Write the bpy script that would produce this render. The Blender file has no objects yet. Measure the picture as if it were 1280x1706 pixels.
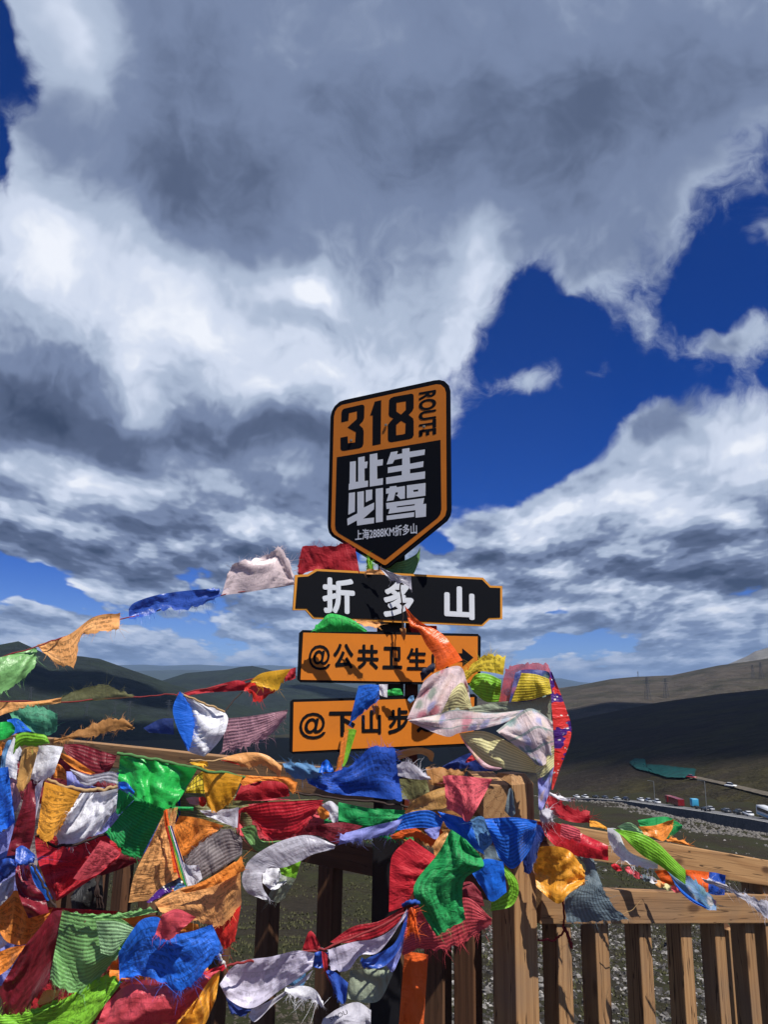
import bpy, bmesh, math, random
from mathutils import Vector, Matrix, noise as mnoise

S = bpy.context.scene
COL = S.collection
rnd = random.Random(318)
R = math.radians

# ------------------------------------------------------------------ camera
CAMZ = 1.6
PITCH, ROLL, FPX = R(12.9), R(1.0), 1241.0
FW = Vector((0, math.cos(PITCH), math.sin(PITCH)))
R0 = Vector((1, 0, 0)); U0 = Vector((0, -math.sin(PITCH), math.cos(PITCH)))
CR = R0 * math.cos(ROLL) + U0 * math.sin(ROLL)
CU = U0 * math.cos(ROLL) - R0 * math.sin(ROLL)
CAM = Vector((0, 0, CAMZ))
cd = bpy.data.cameras.new('camera'); cam = bpy.data.objects.new('camera', cd); COL.objects.link(cam)
cd.sensor_fit = 'VERTICAL'; cd.sensor_height = 24.0; cd.lens = 24.0 * FPX / 1706.0
cd.clip_start = 0.05; cd.clip_end = 120000
m = Matrix((CR, CU, -FW)).transposed().to_4x4(); m.translation = CAM
cam.matrix_world = m
S.camera = cam

def ray(px, py):
    return (FW * FPX + CR * (px - 640) + CU * (853 - py)).normalized()
def at(px, py, d):
    """the point seen at a photo pixel, d metres away along +Y"""
    r = ray(px, py)
    return CAM + r * (d / r.y)

# ------------------------------------------------------------------ light
SUN_EL, SUN_AZ = R(60), R(36)          # azimuth: from straight behind the camera towards the right
SD = Vector((math.sin(SUN_AZ) * math.cos(SUN_EL), -math.cos(SUN_AZ) * math.cos(SUN_EL), math.sin(SUN_EL)))
sl = bpy.data.lights.new('sun', 'SUN'); sun = bpy.data.objects.new('sun', sl); COL.objects.link(sun)
sl.energy = 5.0; sl.angle = R(0.5); sl.color = (1.0, 0.955, 0.88)
sun.rotation_euler = (-SD).to_track_quat('-Z', 'Y').to_euler()
sun.location = (20, -40, 60)
vs = S.view_settings
vs.view_transform = 'Standard'; vs.look = 'None'; vs.exposure = 0.3; vs.gamma = 1.0; vs.use_curve_mapping = False
S.cycles.max_bounces = 6; S.cycles.transparent_max_bounces = 12; S.cycles.volume_bounces = 0
S.cycles.use_denoising = True
S.cycles.caustics_reflective = False; S.cycles.caustics_refractive = False

# ------------------------------------------------------------------ node helpers
class NT:
    def __init__(self, tree): self.t = tree; self.n = tree.nodes; self.l = tree.links
    def node(self, typ, ins=None, **props):
        nd = self.n.new(typ)
        for k, v in props.items(): setattr(nd, k, v)
        for k, v in (ins or {}).items():
            self.set(nd.inputs[k], v)
        return nd
    def set(self, sock, v):
        if isinstance(v, bpy.types.NodeSocket): self.l.new(v, sock)
        else: sock.default_value = v
    def math(self, op, a, b=0.0, c=0.0, clamp=False):
        nd = self.node('ShaderNodeMath', {0: a, 1: b, 2: c}, operation=op); nd.use_clamp = clamp
        return nd.outputs[0]
    def vmath(self, op, a, b=(0, 0, 0)):
        nd = self.node('ShaderNodeVectorMath', {0: a, 1: b}, operation=op)
        return nd.outputs['Value'] if op in ('LENGTH', 'DOT_PRODUCT') else nd.outputs[0]
    def vscale(self, a, s):
        nd = self.node('ShaderNodeVectorMath', {0: a}, operation='SCALE'); self.set(nd.inputs['Scale'], s); return nd.outputs[0]
    def smooth(self, x, lo, hi, a=0.0, b=1.0):
        nd = self.node('ShaderNodeMapRange', {0: x, 1: lo, 2: hi, 3: a, 4: b}, interpolation_type='SMOOTHSTEP')
        return nd.outputs[0]
    def lin(self, x, lo, hi, a=0.0, b=1.0):
        return self.node('ShaderNodeMapRange', {0: x, 1: lo, 2: hi, 3: a, 4: b}).outputs[0]
    def noise(self, vec, scale, detail=4.0, rough=0.5, dist=0.0, out=0):
        return self.node('ShaderNodeTexNoise', {'Vector': vec, 'Scale': scale, 'Detail': detail, 'Roughness': rough, 'Distortion': dist}).outputs[out]
    def mix(self, f, a, b, blend='MIX'):
        nd = self.node('ShaderNodeMix', data_type='RGBA', blend_type=blend)
        self.set(nd.inputs[0], f); self.set(nd.inputs[6], a); self.set(nd.inputs[7], b)
        return nd.outputs[2]
    def fmix(self, f, a, b):
        nd = self.node('ShaderNodeMix', data_type='FLOAT')
        self.set(nd.inputs[0], f); self.set(nd.inputs[2], a); self.set(nd.inputs[3], b)
        return nd.outputs[0]
    def sep(self, v): return self.node('ShaderNodeSeparateXYZ', {0: v}).outputs
    def comb(self, x, y, z): return self.node('ShaderNodeCombineXYZ', {0: x, 1: y, 2: z}).outputs[0]

def lin1(c):
    c = c / 255.0
    return c / 12.92 if c <= 0.04045 else ((c + 0.055) / 1.055) ** 2.4
def rgb(r, g, b): return (lin1(r), lin1(g), lin1(b), 1.0)

# ------------------------------------------------------------------ sky
w = bpy.data.worlds.new('World'); S.world = w; w.use_nodes = True
w.node_tree.nodes.clear()
W = NT(w.node_tree)

def blob_sum(T, vec, blobs, start=0.0):
    """sum of soft ellipsoidal lobes; each lobe is a place in the sky (a direction), given by where it stands in the view"""
    tot = start
    for (px, py, rx, ry, wt) in blobs:
        c = ray(px, py)
        k = math.sqrt(FPX ** 2 + (px - 640) ** 2 + (py - 853) ** 2) / 1.55
        sc = (k / rx, 1.3, k / ry)
        nd = T.node('ShaderNodeVectorMath', {0: vec, 1: sc, 2: tuple(-c[i] * sc[i] for i in range(3))}, operation='MULTIPLY_ADD')
        gr = T.node('ShaderNodeTexGradient', {0: nd.outputs[0]}, gradient_type='QUADRATIC_SPHERE')
        tot = T.math('MULTIPLY_ADD', gr.outputs[1], wt * 1.9, tot)
    return tot

DENS = [
    (560, 20, 760, 380, .34), (1040, 110, 520, 240, .34), (200, 520, 520, 300, .32), (560, 520, 320, 220, .32), (720, 430, 170, 170, .15),
    (250, 760, 520, 220, .26), (-30, 150, 45, 140, -.18), (-8, 30, 46, 80, -.46), (-28, 240, 50, 60, -.36),
    (1060, 540, 330, 240, -.22), (1230, 450, 230, 170, -.20), (900, 490, 85, 120, -.20), (860, 730, 180, 120, -.26), (1010, 680, 200, 120, -.16),
    (910, 865, 165, 70, .34), (985, 820, 110, 60, .16), (1090, 900, 270, 130, .30), (1250, 770, 150, 120, .34), (1150, 830, 120, 60, .16), (790, 930, 120, 50, .24),
    (880, 645, 90, 75, .27), (830, 610, 60, 60, -.12), (1080, 550, 120, 150, .325), (960, 430, 110, 100, .27), (1075, 705, 90, 70, .27), (1222, 572, 90, 50, .24), (985, 620, 90, 60, .14), (1280, 405, 60, 50, .26),
    (20, 965, 120, 45, -.36), (345, 905, 70, 30, -.17), (120, 1000, 120, 30, -.16), (745, 890, 60, 45, -.24), (640, 985, 300, 90, .10),
    (280, 880, 330, 70, .18), (820, 1000, 200, 60, .12), (925, 1010, 60, 18, -.22), (165, 690, 40, 22, -.3)]
SHADE = [
    (70, 430, 190, 140, .34), (115, 50, 90, 110, .22), (505, 478, 90, 34, .34), (790, 480, 60, 110, .18), (620, 610, 280, 170, .17), (330, 560, 160, 90, .2), (230, 620, 60, 90, .2),
    (930, 840, 150, 50, .34), (1240, 740, 130, 70, .34), (1120, 850, 120, 50, .2), (130, 790, 100, 60, .3), (300, 480, 120, 90, .1), (480, 640, 180, 70, .12),
    (400, 220, 320, 240, -.10), (960, 230, 430, 170, -.10), (640, 60, 250, 100, .05), (290, 330, 170, 90, -.10), (50, 690, 150, 75, -.24), (470, 735, 230, 60, -.24), (180, 925, 270, 40, -.22),
    (1210, 950, 150, 60, -.12), (850, 918, 130, 26, -.12), (1180, 870, 90, 40, -.12), (640, 820, 300, 60, -.02)]

tc = W.node('ShaderNodeTexCoord')
D0 = W.vmath('NORMALIZE', tc.outputs['Generated'])
x, y, z = W.sep(D0)
z = W.math('MAXIMUM', z, 0.0)
warp = W.vscale(W.vmath('SUBTRACT', W.noise(D0, 4.5, 4, .55, out=1), (.5, .5, .5)), 0.22)
dw = W.vmath('ADD', D0, warp)
dw2 = W.vmath('ADD', dw, (0.012, -0.004, 0.034))
f1 = W.noise(dw, 4.0, 10, .62)
def lowvec(zz):
    v = W.comb(W.math('MULTIPLY', W.math('DIVIDE', x, W.math('ADD', zz, .35)), 2.6), W.math('MULTIPLY', y, 2.0), W.math('MULTIPLY', W.math('LOGARITHM', W.math('ADD', zz, .10), 2.718), 2.7))
    return W.vmath('ADD', v, W.vscale(warp, 1.3))
lv = lowvec(z)
def puff(v):
    vo = W.node('ShaderNodeTexVoronoi', {'Vector': v, 'Scale': 1.45, 'Detail': 3.0, 'Roughness': .55, 'Lacunarity': 2.3}, feature='F1').outputs['Distance']
    return W.math('MULTIPLY_ADD', vo, -.62, .92)
dq = W.vscale(dw, 4.6); dq2 = W.vscale(dw2, 4.6)
e1 = W.math('MULTIPLY', W.math('SUBTRACT', puff(dq), puff(dq2)), W.smooth(z, .30, .62, .46, .13))
lo_ = W.noise(lv, 1.1, 3, .5)
p0 = puff(lv)
f3 = W.math('ADD', W.math('MULTIPLY', lo_, .55), W.math('MULTIPLY', p0, .45))
f3 = W.math('ADD', f3, W.math('MULTIPLY', W.math('SUBTRACT', f1, .5), .25))
e3 = W.math('MULTIPLY', W.math('SUBTRACT', p0, puff(W.vmath('ADD', lv, (0.06, 0, .20)))), .55)
wl = W.smooth(z, 0.14, 0.34, 1.0, 0.0)
base = W.fmix(wl, f1, W.math('ADD', f3, W.smooth(z, .03, .16, .215, .145)))
dA = W.math('MULTIPLY_ADD', W.math('SUBTRACT', base, .5), 1.45, .5)
dA = blob_sum(W, W.vmath('ADD', D0, W.vscale(warp, 0.55)), DENS, dA)
dA = W.math('ADD', dA, W.smooth(z, .5, .95, 0, .10))
alpha = W.smooth(dA, W.fmix(wl, .45, .50), W.fmix(wl, .67, .60))
relief = W.fmix(wl, W.math('MULTIPLY', e1, 1.1), W.math('ADD', .03, W.math('MULTIPLY', e3, 2.5)))
wob = W.vmath('ADD', D0, W.vscale(warp, .8))
edge = W.smooth(dA, .52, .80, .10, 0.0)
sh = blob_sum(W, wob, SHADE, W.math('ADD', W.math('ADD', .48, relief), edge))
sh = W.math('ADD', sh, W.math('MULTIPLY', W.math('SUBTRACT', f1, .5), .46))
ramp = W.node('ShaderNodeValToRGB', {0: sh})
cr = ramp.color_ramp; cr.interpolation = 'EASE'
cr.elements[0].position = 0.0; cr.elements[0].color = rgb(54, 66, 88)
cr.elements[1].position = 1.0; cr.elements[1].color = rgb(228, 232, 240)
for p_, c_ in ((.25, rgb(80, 92, 117)), (.45, rgb(113, 127, 155)), (.65, rgb(166, 179, 200)), (.82, rgb(200, 209, 226))):
    e = cr.elements.new(p_); e.color = c_
sky = W.node('ShaderNodeTexSky', sky_type='NISHITA')
sky.sun_disc = False; sky.sun_elevation = SUN_EL; sky.sun_rotation = math.atan2(SD.x, SD.y)
sky.altitude = 4200; sky.air_density = 1.0; sky.dust_density = 0.3; sky.ozone_density = 2.5
skyc = W.mix(1.0, sky.outputs[0], (.06, .34, 1.0, 1), 'MULTIPLY')
hz = W.smooth(z, -0.02, 0.22, 1.0, 0.0)
skyc = W.mix(W.math('MULTIPLY', hz, .55), skyc, sky.outputs[0])
bg1 = W.node('ShaderNodeBackground', {0: skyc, 1: 0.08})
ccol = W.mix(W.smooth(z, 0.0, 0.14, .45, 0.0), ramp.outputs[0], rgb(132, 154, 190))
bg2 = W.node('ShaderNodeBackground', {0: ccol, 1: 0.97})
ms = W.node('ShaderNodeMixShader', {0: W.math('MULTIPLY', alpha, .97), 1: bg1.outputs[0], 2: bg2.outputs[0]})
wo = W.node('ShaderNodeOutputWorld', {0: ms.outputs[0]})

# ------------------------------------------------------------------ object helpers
def mesh_obj(name, verts, faces, mat=None, parent=None, smooth=False):
    me = bpy.data.meshes.new(name); me.from_pydata([tuple(v) for v in verts], [], faces); me.update()
    o = bpy.data.objects.new(name, me); COL.objects.link(o)
    if mat: me.materials.append(mat)
    if smooth: me.polygons.foreach_set('use_smooth', [True] * len(me.polygons))
    if parent: o.parent = parent
    return o
def bm_obj(name, bm, mat=None, parent=None, smooth=False):
    me = bpy.data.meshes.new(name); bm.to_mesh(me); bm.free()
    o = bpy.data.objects.new(name, me); COL.objects.link(o)
    if mat: me.materials.append(mat)
    if smooth: me.polygons.foreach_set('use_smooth', [True] * len(me.polygons))
    if parent: o.parent = parent
    return o
def empty(name, loc=(0, 0, 0), rz=0.0):
    o = bpy.data.objects.new(name, None); COL.objects.link(o); o.location = loc; o.rotation_euler = (0, 0, rz)
    o.empty_display_size = .1
    return o
def tag(o, label=None, cat=None, group=None, kind=None):
    if label: o['label'] = label
    if cat: o['category'] = cat
    if group: o['group'] = group
    if kind: o['kind'] = kind
    return o
def keep(o, root):
    """parent o to root and leave it where it is (root carries a location only)"""
    bpy.context.view_layer.update()
    o.parent = root; o.matrix_parent_inverse = Matrix.Translation(root.location).inverted()
    return o

def new_mat(name):
    mt = bpy.data.materials.new(name); mt.use_nodes = True; mt.node_tree.nodes.clear()
    T = NT(mt.node_tree); out = T.node('ShaderNodeOutputMaterial')
    return mt, T, out
def bump(T, h, strength, dist=0.01):
    return T.node('ShaderNodeBump', {'Height': h, 'Strength': strength, 'Distance': dist}).outputs[0]

def paint(name, col, rough=.5, var=.12, scale=14.0, metal=0.0, spec=.4, bmp=.05):
    mt, T, out = new_mat(name)
    tcn = T.node('ShaderNodeTexCoord').outputs['Object']
    n = T.noise(tcn, scale, 6, .62)
    fine = T.noise(tcn, scale * 14, 3, .6)
    c = T.mix(T.smooth(n, .35, .75, 0, var), col, tuple(v * .45 for v in col[:3]) + (1,))
    c = T.mix(T.math('MULTIPLY', fine, var * .7), c, tuple(min(1, v * 1.5 + .01) for v in col[:3]) + (1,))
    b = T.node('ShaderNodeBsdfPrincipled', {'Base Color': c, 'Roughness': T.lin(n, .3, .7, rough - .08, rough + .12), 'Metallic': metal, 'Specular IOR Level': spec, 'Normal': bump(T, n, bmp)})
    T.l.new(b.outputs[0], out.inputs[0]); return mt

def wood(name, light, dark, grey=.25):
    """long axis of every beam is its local Z"""
    mt, T, out = new_mat(name)
    tcn = T.node('ShaderNodeTexCoord').outputs['Object']
    oi = T.node('ShaderNodeObjectInfo').outputs['Random']
    off = T.comb(T.math('MULTIPLY', oi, 13.0), T.math('MULTIPLY', oi, 7.0), T.math('MULTIPLY', oi, 31.0))
    v = T.vmath('ADD', tcn, off)
    warpv = T.vscale(T.vmath('SUBTRACT', T.noise(T.vmath('MULTIPLY', v, (5, 5, 1.6)), 1.0, 3, .5, out=1), (.5, .5, .5)), .055)
    g1 = T.vmath('ADD', T.vmath('MULTIPLY', v, (1, 1, .045)), warpv)
    rings = T.node('ShaderNodeTexWave', {'Vector': g1, 'Scale': 11.0, 'Distortion': 4.5, 'Detail': 3.0, 'Detail Scale': 1.6}, wave_type='RINGS', rings_direction='Z').outputs[1]
    fibre = T.noise(T.vmath('MULTIPLY', v, (170, 170, 4)), 1.0, 4, .6)
    stain = T.noise(v, 3.2, 5, .6)
    knot = T.node('ShaderNodeTexVoronoi', {'Vector': T.vmath('MULTIPLY', v, (9.0, 9.0, 3.4)), 'Scale': 1.0}).outputs['Distance']
    kn = T.smooth(knot, .10, .22, 1.0, 0.0)
    c = T.mix(T.smooth(rings, .35, .95, 0.0, .38), light, dark)
    c = T.mix(T.math('MULTIPLY', fibre, .45), c, tuple(q * .42 for q in dark[:3]) + (1,))
    c = T.mix(T.smooth(stain, .42, .75, 0, grey), c, rgb(120, 108, 96))
    c = T.mix(T.math('MULTIPLY', kn, .8), c, rgb(58, 32, 20))
    crack = T.smooth(T.math('ABSOLUTE', T.math('SUBTRACT', T.noise(T.vmath('MULTIPLY', v, (34, 34, 1.1)), 1.0, 2, .5), .5)), .012, .004)
    c = T.mix(T.math('MULTIPLY', crack, .8), c, rgb(38, 24, 16))
    c = T.mix(T.lin(oi, 0, 1, 0, .35), c, rgb(112, 84, 60))
    h = T.math('ADD', T.math('MULTIPLY', rings, .35), T.math('MULTIPLY', fibre, .65))
    b = T.node('ShaderNodeBsdfPrincipled', {'Base Color': c, 'Roughness': .72, 'Specular IOR Level': .25, 'Normal': bump(T, h, .35, .004)})
    T.l.new(b.outputs[0], out.inputs[0]); return mt

M_WOOD = wood('weathered_pine', rgb(186, 144, 98), rgb(140, 96, 58), .42)
M_WOOD2 = wood('shade_toned_pine', rgb(104, 70, 48), rgb(58, 36, 24), .15)  # darker copy of the pine, the left balusters' shade put into its colour
M_BLACK = paint('black_sign_paint', (.0022, .003, .0055, 1), .62, .2, 9, spec=.12, bmp=.02)
M_ORANGE = paint('orange_sign_paint', rgb(200, 114, 27), .5, .24, 7, spec=.3, bmp=.02)
M_GOLD = paint('amber_edge_paint', rgb(205, 138, 48), .5, .12, 7, spec=.3, bmp=.02)
M_WHITE = paint('white_vinyl', rgb(204, 208, 214), .5, .08, 20, spec=.3, bmp=.01)
M_POST = paint('black_steel', (.006, .006, .008, 1), .45, .2, 12)
M_RUST = paint('brown_steel', rgb(92, 38, 22), .55, .3, 12)

# ------------------------------------------------------------------ terrain
def interp(x, xs, ys):
    if x <= xs[0]: return ys[0]
    for i in range(1, len(xs)):
        if x <= xs[i]:
            t = (x - xs[i - 1]) / (xs[i] - xs[i - 1]); return ys[i - 1] + (ys[i] - ys[i - 1]) * t
    return ys[-1]
ROADPX = [(900, 1331, 455), (925, 1331, 430), (1000, 1333.5, 382), (1060, 1338, 342), (1130, 1348, 300), (1200, 1358, 262), (1280, 1371, 226), (1380, 1390, 186), (1500, 1415, 150)]
ROAD = [at(*p) for p in ROADPX]
RAZ = [math.degrees(math.atan2(p.x, p.y)) for p in ROAD]; RR = [math.hypot(p.x, p.y) for p in ROAD]; RZ = [p.z for p in ROAD]
def road_rz(az):
    a = [-180, -60, -20, 4] + RAZ + [70, 180]
    return interp(az, a, [900, 900, 900, 620] + RR + [110, 110]), interp(az, a, [-100, -100, -100, -74] + RZ + [-20, -20])
def ground_z(x, y):
    r = math.hypot(x, y); az = math.degrees(math.atan2(x, y))
    rr, zr = road_rz(az)
    zz = interp(r, [0, 4, 9, 20, 60, max(65, rr - 60), rr - 12, rr + 12, rr + 90, 2500, 60000], [-2.6, -3.1, -3.9, -7.2, -16.5, zr + (-16.5 - zr) * .18, zr - 2.6, zr - .3, zr - 4, -150, -190])
    zz = zz + CAMZ * .6
    k = min(1.0, r / 60.0)
    zz += mnoise.noise((x * .05, y * .05, 3.1)) * 1.3 * k * (0.25 if abs(r - rr) < 20 else 1) + mnoise.noise((x * .35, y * .35, 1.1)) * .22 * min(1, r / 8)
    return zz
def build_ground():
    azs = [-180 + i * 7.5 for i in range(17)] + [-52 + i * .55 for i in range(190)] + [54 + i * 7 for i in range(18)] + [180]
    azs = sorted(set(a for a in azs if -180 <= a <= 180))
    rs = [0.0]; r = 1.5
    while r < 60000: rs.append(r); r *= 1.035
    rs.append(60000)
    V = []; F = []
    for a in azs:
        for r in rs:
            x, y = r * math.sin(R(a)), r * math.cos(R(a)); V.append((x, y, ground_z(x, y)))
    n = len(rs)
    for i in range(len(azs) - 1):
        for j in range(n - 1):
            F.append((i * n + j, i * n + j + 1, (i + 1) * n + j + 1, (i + 1) * n + j))
    return V, F

def earth(name, cols, scale, fine, patch=(.42, .62), rocky=0.0, bmp=.5, bdist=.3):
    """cols: bare soil, grass, pale stone"""
    mt, T, out = new_mat(name)
    v = T.node('ShaderNodeNewGeometry').outputs['Position']
    n1 = T.noise(v, scale, 8, .62); n2 = T.noise(v, fine, 6, .65); n3 = T.noise(T.vmath('MULTIPLY', v, (1, 1, 2.5)), fine * 5, 4, .6)
    c = T.mix(T.smooth(n1, patch[0], patch[1]), cols[0], cols[1])
    c = T.mix(T.smooth(T.noise(T.vmath('MULTIPLY', v, (.35, 1.0, 5.0)), scale * 2.5, 6, .65), .42, .62, 0, .55), c, tuple(q * 1.35 for q in cols[0][:3]) + (1,))
    c = T.mix(T.smooth(n2, .35, .7, 0, .65), c, tuple(q * .45 for q in cols[0][:3]) + (1,))
    c = T.mix(T.smooth(n3, .62 - rocky, .78 - rocky, 0, .8), c, cols[2])
    h = T.math('ADD', n2, T.math('MULTIPLY', n3, .5))
    b = T.node('ShaderNodeBsdfPrincipled', {'Base Color': c, 'Roughness': .95, 'Specular IOR Level': .1, 'Normal': bump(T, h, bmp, bdist)})
    T.l.new(b.outputs[0], out.inputs[0]); return mt
M_GROUND = earth('alpine_ground', (rgb(44, 39, 31), rgb(48, 50, 28), rgb(100, 95, 88)), .09, 1.7, (.36, .56), .02, .8, .12)
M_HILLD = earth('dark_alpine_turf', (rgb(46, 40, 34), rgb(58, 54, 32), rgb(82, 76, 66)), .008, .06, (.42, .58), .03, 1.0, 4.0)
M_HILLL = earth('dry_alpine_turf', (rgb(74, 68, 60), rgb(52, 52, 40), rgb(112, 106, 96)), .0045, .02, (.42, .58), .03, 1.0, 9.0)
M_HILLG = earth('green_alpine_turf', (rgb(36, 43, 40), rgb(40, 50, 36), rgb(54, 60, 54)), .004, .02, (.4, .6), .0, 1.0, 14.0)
M_HILLF = earth('far_turf', (rgb(52, 60, 54), rgb(56, 66, 54), rgb(72, 76, 72)), .0005, .003, (.4, .6), -.05, .4, 20.0)
M_ROCKY = earth('bare_rock', (rgb(120, 116, 110), rgb(110, 108, 98), rgb(168, 164, 158)), .004, .02, (.4, .6), .08, .9, 12.0)
V, F = build_ground()
tag(mesh_obj('ground', V, F, M_GROUND, smooth=True), kind='structure')

def hill(name, crest, dcrest, toe, dtoe, mat, rough=1.0, back=2.0, rows=46, seed=0.0, conc=.75):
    """a ridge: crest and toe lines as the photo shows them, standing at their own distances"""
    xs = [p[0] for p in crest]; ys = [p[1] for p in crest]
    x0, x1 = xs[0], xs[-1]; n = max(60, int((x1 - x0) / 5))
    V = []; F = []
    for i in range(n + 1):
        px = x0 + (x1 - x0) * i / n
        py = interp(px, xs, ys)
        dc = dcrest(px) if callable(dcrest) else dcrest
        c = at(px, py, dc)
        dt = dtoe(px) if callable(dtoe) else dtoe
        rdir = Vector((c.x, c.y)).normalized(); t2 = rdir * (dt / rdir.y)
        tz = toe(px, t2) if callable(toe) else toe
        tp = Vector((t2.x, t2.y, tz))
        for j in range(rows + 14):
            if j < rows:
                t = j / (rows - 1)
                p = tp.lerp(c, t); p.z = tp.z + (c.z - tp.z) * (t ** conc)
                k = math.sin(math.pi * min(1, t)) * .9 + .12 * t
            else:
                t = (j - rows + 1) / 14
                p = c + Vector((rdir.x, rdir.y, 0)) * (back * (c - tp).length * t); p.z = c.z - (c.z - tp.z + 60) * (t ** 1.3)
                k = .25
            sc = (c - tp).length
            q = Vector((p.x / sc * 2.6 + seed, p.y / sc * 2.6, seed))
            p.z += (mnoise.fractal(q, 1.0, 2.0, 5) * .05 + mnoise.fractal(q * 4, 1.0, 2.0, 3) * .008) * (c.z - tp.z) * k * rough
            V.append(p)
    m_ = rows + 14
    for i in range(n):
        for j in range(m_ - 1):
            F.append((i * m_ + j, (i + 1) * m_ + j, (i + 1) * m_ + j + 1, i * m_ + j + 1))
    return tag(mesh_obj(name, V, F, mat, smooth=True), kind='structure')
def toe_ground(px, t2): return ground_z(t2.x, t2.y) - 1.5
def d_road(px):
    return interp(px, [p[0] for p in ROADPX], [p[2] for p in ROADPX]) + 14
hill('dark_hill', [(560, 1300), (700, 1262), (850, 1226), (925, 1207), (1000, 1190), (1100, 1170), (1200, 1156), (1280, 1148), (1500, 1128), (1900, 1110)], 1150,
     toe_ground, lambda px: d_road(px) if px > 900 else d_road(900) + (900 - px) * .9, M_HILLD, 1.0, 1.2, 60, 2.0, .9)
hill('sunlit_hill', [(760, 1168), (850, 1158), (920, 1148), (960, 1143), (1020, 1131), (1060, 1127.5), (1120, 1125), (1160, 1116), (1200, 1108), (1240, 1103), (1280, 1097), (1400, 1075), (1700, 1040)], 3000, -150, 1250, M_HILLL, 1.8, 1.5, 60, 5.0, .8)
hill('rocky_peak', [(1120, 1140), (1190, 1116), (1225, 1102), (1248, 1092), (1258, 1085), (1270, 1082), (1290, 1076), (1330, 1085), (1400, 1050), (1500, 1090)], 6500, -150, 4200, M_ROCKY, 1.3, 1.0, 30, 9.0)
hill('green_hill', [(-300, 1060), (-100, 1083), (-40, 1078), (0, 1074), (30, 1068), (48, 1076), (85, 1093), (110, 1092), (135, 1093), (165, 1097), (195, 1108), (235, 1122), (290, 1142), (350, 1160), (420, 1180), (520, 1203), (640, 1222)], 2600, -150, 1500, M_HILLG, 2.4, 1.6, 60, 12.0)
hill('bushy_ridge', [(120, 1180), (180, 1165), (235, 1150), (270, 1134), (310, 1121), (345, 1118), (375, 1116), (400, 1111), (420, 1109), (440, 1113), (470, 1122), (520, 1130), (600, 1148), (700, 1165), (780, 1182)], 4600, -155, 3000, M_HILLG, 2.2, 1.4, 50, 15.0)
hill('far_ridge', [(60, 1118), (150, 1113), (200, 1108), (240, 1107), (270, 1109), (330, 1107), (390, 1110), (450, 1108), (520, 1113), (600, 1118), (700, 1125), (800, 1128), (880, 1131), (935, 1130), (965, 1136), (1040, 1142)], 26000, -180, 19000, M_HILLF, 1.0, .6, 24, 20.0)
hill('far_ridge', [(-250, 1100), (-100, 1104), (40, 1106), (120, 1112), (220, 1118), (300, 1116), (380, 1118), (460, 1117), (560, 1124), (640, 1132), (760, 1136)], 15000, -170, 11000, M_HILLF, 1.0, .6, 24, 24.0)

# road with kerb line and its stony embankment
def ribbon(name, pts, half, mat, lift):
    V = []; F = []
    P2 = []
    for i in range(len(pts) - 1):
        for k in range(8): P2.append(pts[i].lerp(pts[i + 1], k / 8))
    P2.append(pts[-1])
    for i, p in enumerate(P2):
        a = P2[max(0, i - 1)]; b = P2[min(len(P2) - 1, i + 1)]
        t = (b - a); t.z = 0; t.normalize(); nrm = Vector((-t.y, t.x, 0))
        for s in (half[0], half[1]):
            V.append(p + nrm * s + Vector((0, 0, lift)))
    for i in range(len(P2) - 1): F.append((2 * i, 2 * i + 1, 2 * i + 3, 2 * i + 2))
    return tag(mesh_obj(name, V, F, mat), kind='structure'), P2
M_ASPH = earth('asphalt', (rgb(112, 112, 114), rgb(104, 104, 106), rgb(130, 130, 130)), .2, 2.0, (.4, .6), -.05, .2, .02)
M_TRACK = earth('gravel_track', (rgb(108, 100, 88), rgb(96, 90, 80), rgb(140, 134, 124)), .2, 2.0, (.4, .6), .02, .4, .05)
M_LINE = paint('road_line_paint', rgb(205, 205, 200), .6, .3, 3)
for p in ROAD: p.z += .5
_, RP = ribbon('road', ROAD, (-5, 5), M_ASPH, .35)
def skirt(name, pts2, off, drop, mat):
    V = []; F = []
    for i, p in enumerate(pts2):
        a = pts2[max(0, i - 1)]; b = pts2[min(len(pts2) - 1, i + 1)]; t = (b - a); t.z = 0; t.normalize(); nrm = Vector((-t.y, t.x, 0))
        V += [p + nrm * off + Vector((0, 0, .33)), p + nrm * (off * 1.25) + Vector((0, 0, -drop))]
    for i in range(len(pts2) - 1): F.append((2 * i, 2 * i + 1, 2 * i + 3, 2 * i + 2))
    return tag(mesh_obj(name, V, F, mat), kind='structure')
M_WALL = earth('retaining_concrete', (rgb(92, 92, 92), rgb(82, 82, 84), rgb(110, 110, 108)), .2, 1.0, (.4, .6), -.05, .3, .05)
skirt('road_embankment', RP, -5.0, 4.0, M_WALL)
ribbon('road_edge_line', ROAD, (-4.6, -4.35), M_LINE, .36)
M_NET = earth('turquoise_netting', (rgb(22, 78, 76), rgb(28, 68, 68), rgb(36, 40, 34)), .05, .3, (.4, .6), .10, .6, .3)
from mathutils.bvhtree import BVHTree
dg = bpy.context.evaluated_depsgraph_get(); dg.update()
BV = {n_: BVHTree.FromObject(bpy.data.objects[n_], dg) for n_ in ('dark_hill', 'sunlit_hill', 'green_hill', 'ground')}
def hit(px, py, names=('dark_hill', 'sunlit_hill', 'ground')):
    best = None
    for n_ in names:
        h_ = BV[n_].ray_cast(CAM, ray(px, py))
        if h_[0] is not None and (best is None or h_[3] < best[1]): best = (h_[0], h_[3], h_[1])
    return best
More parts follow.
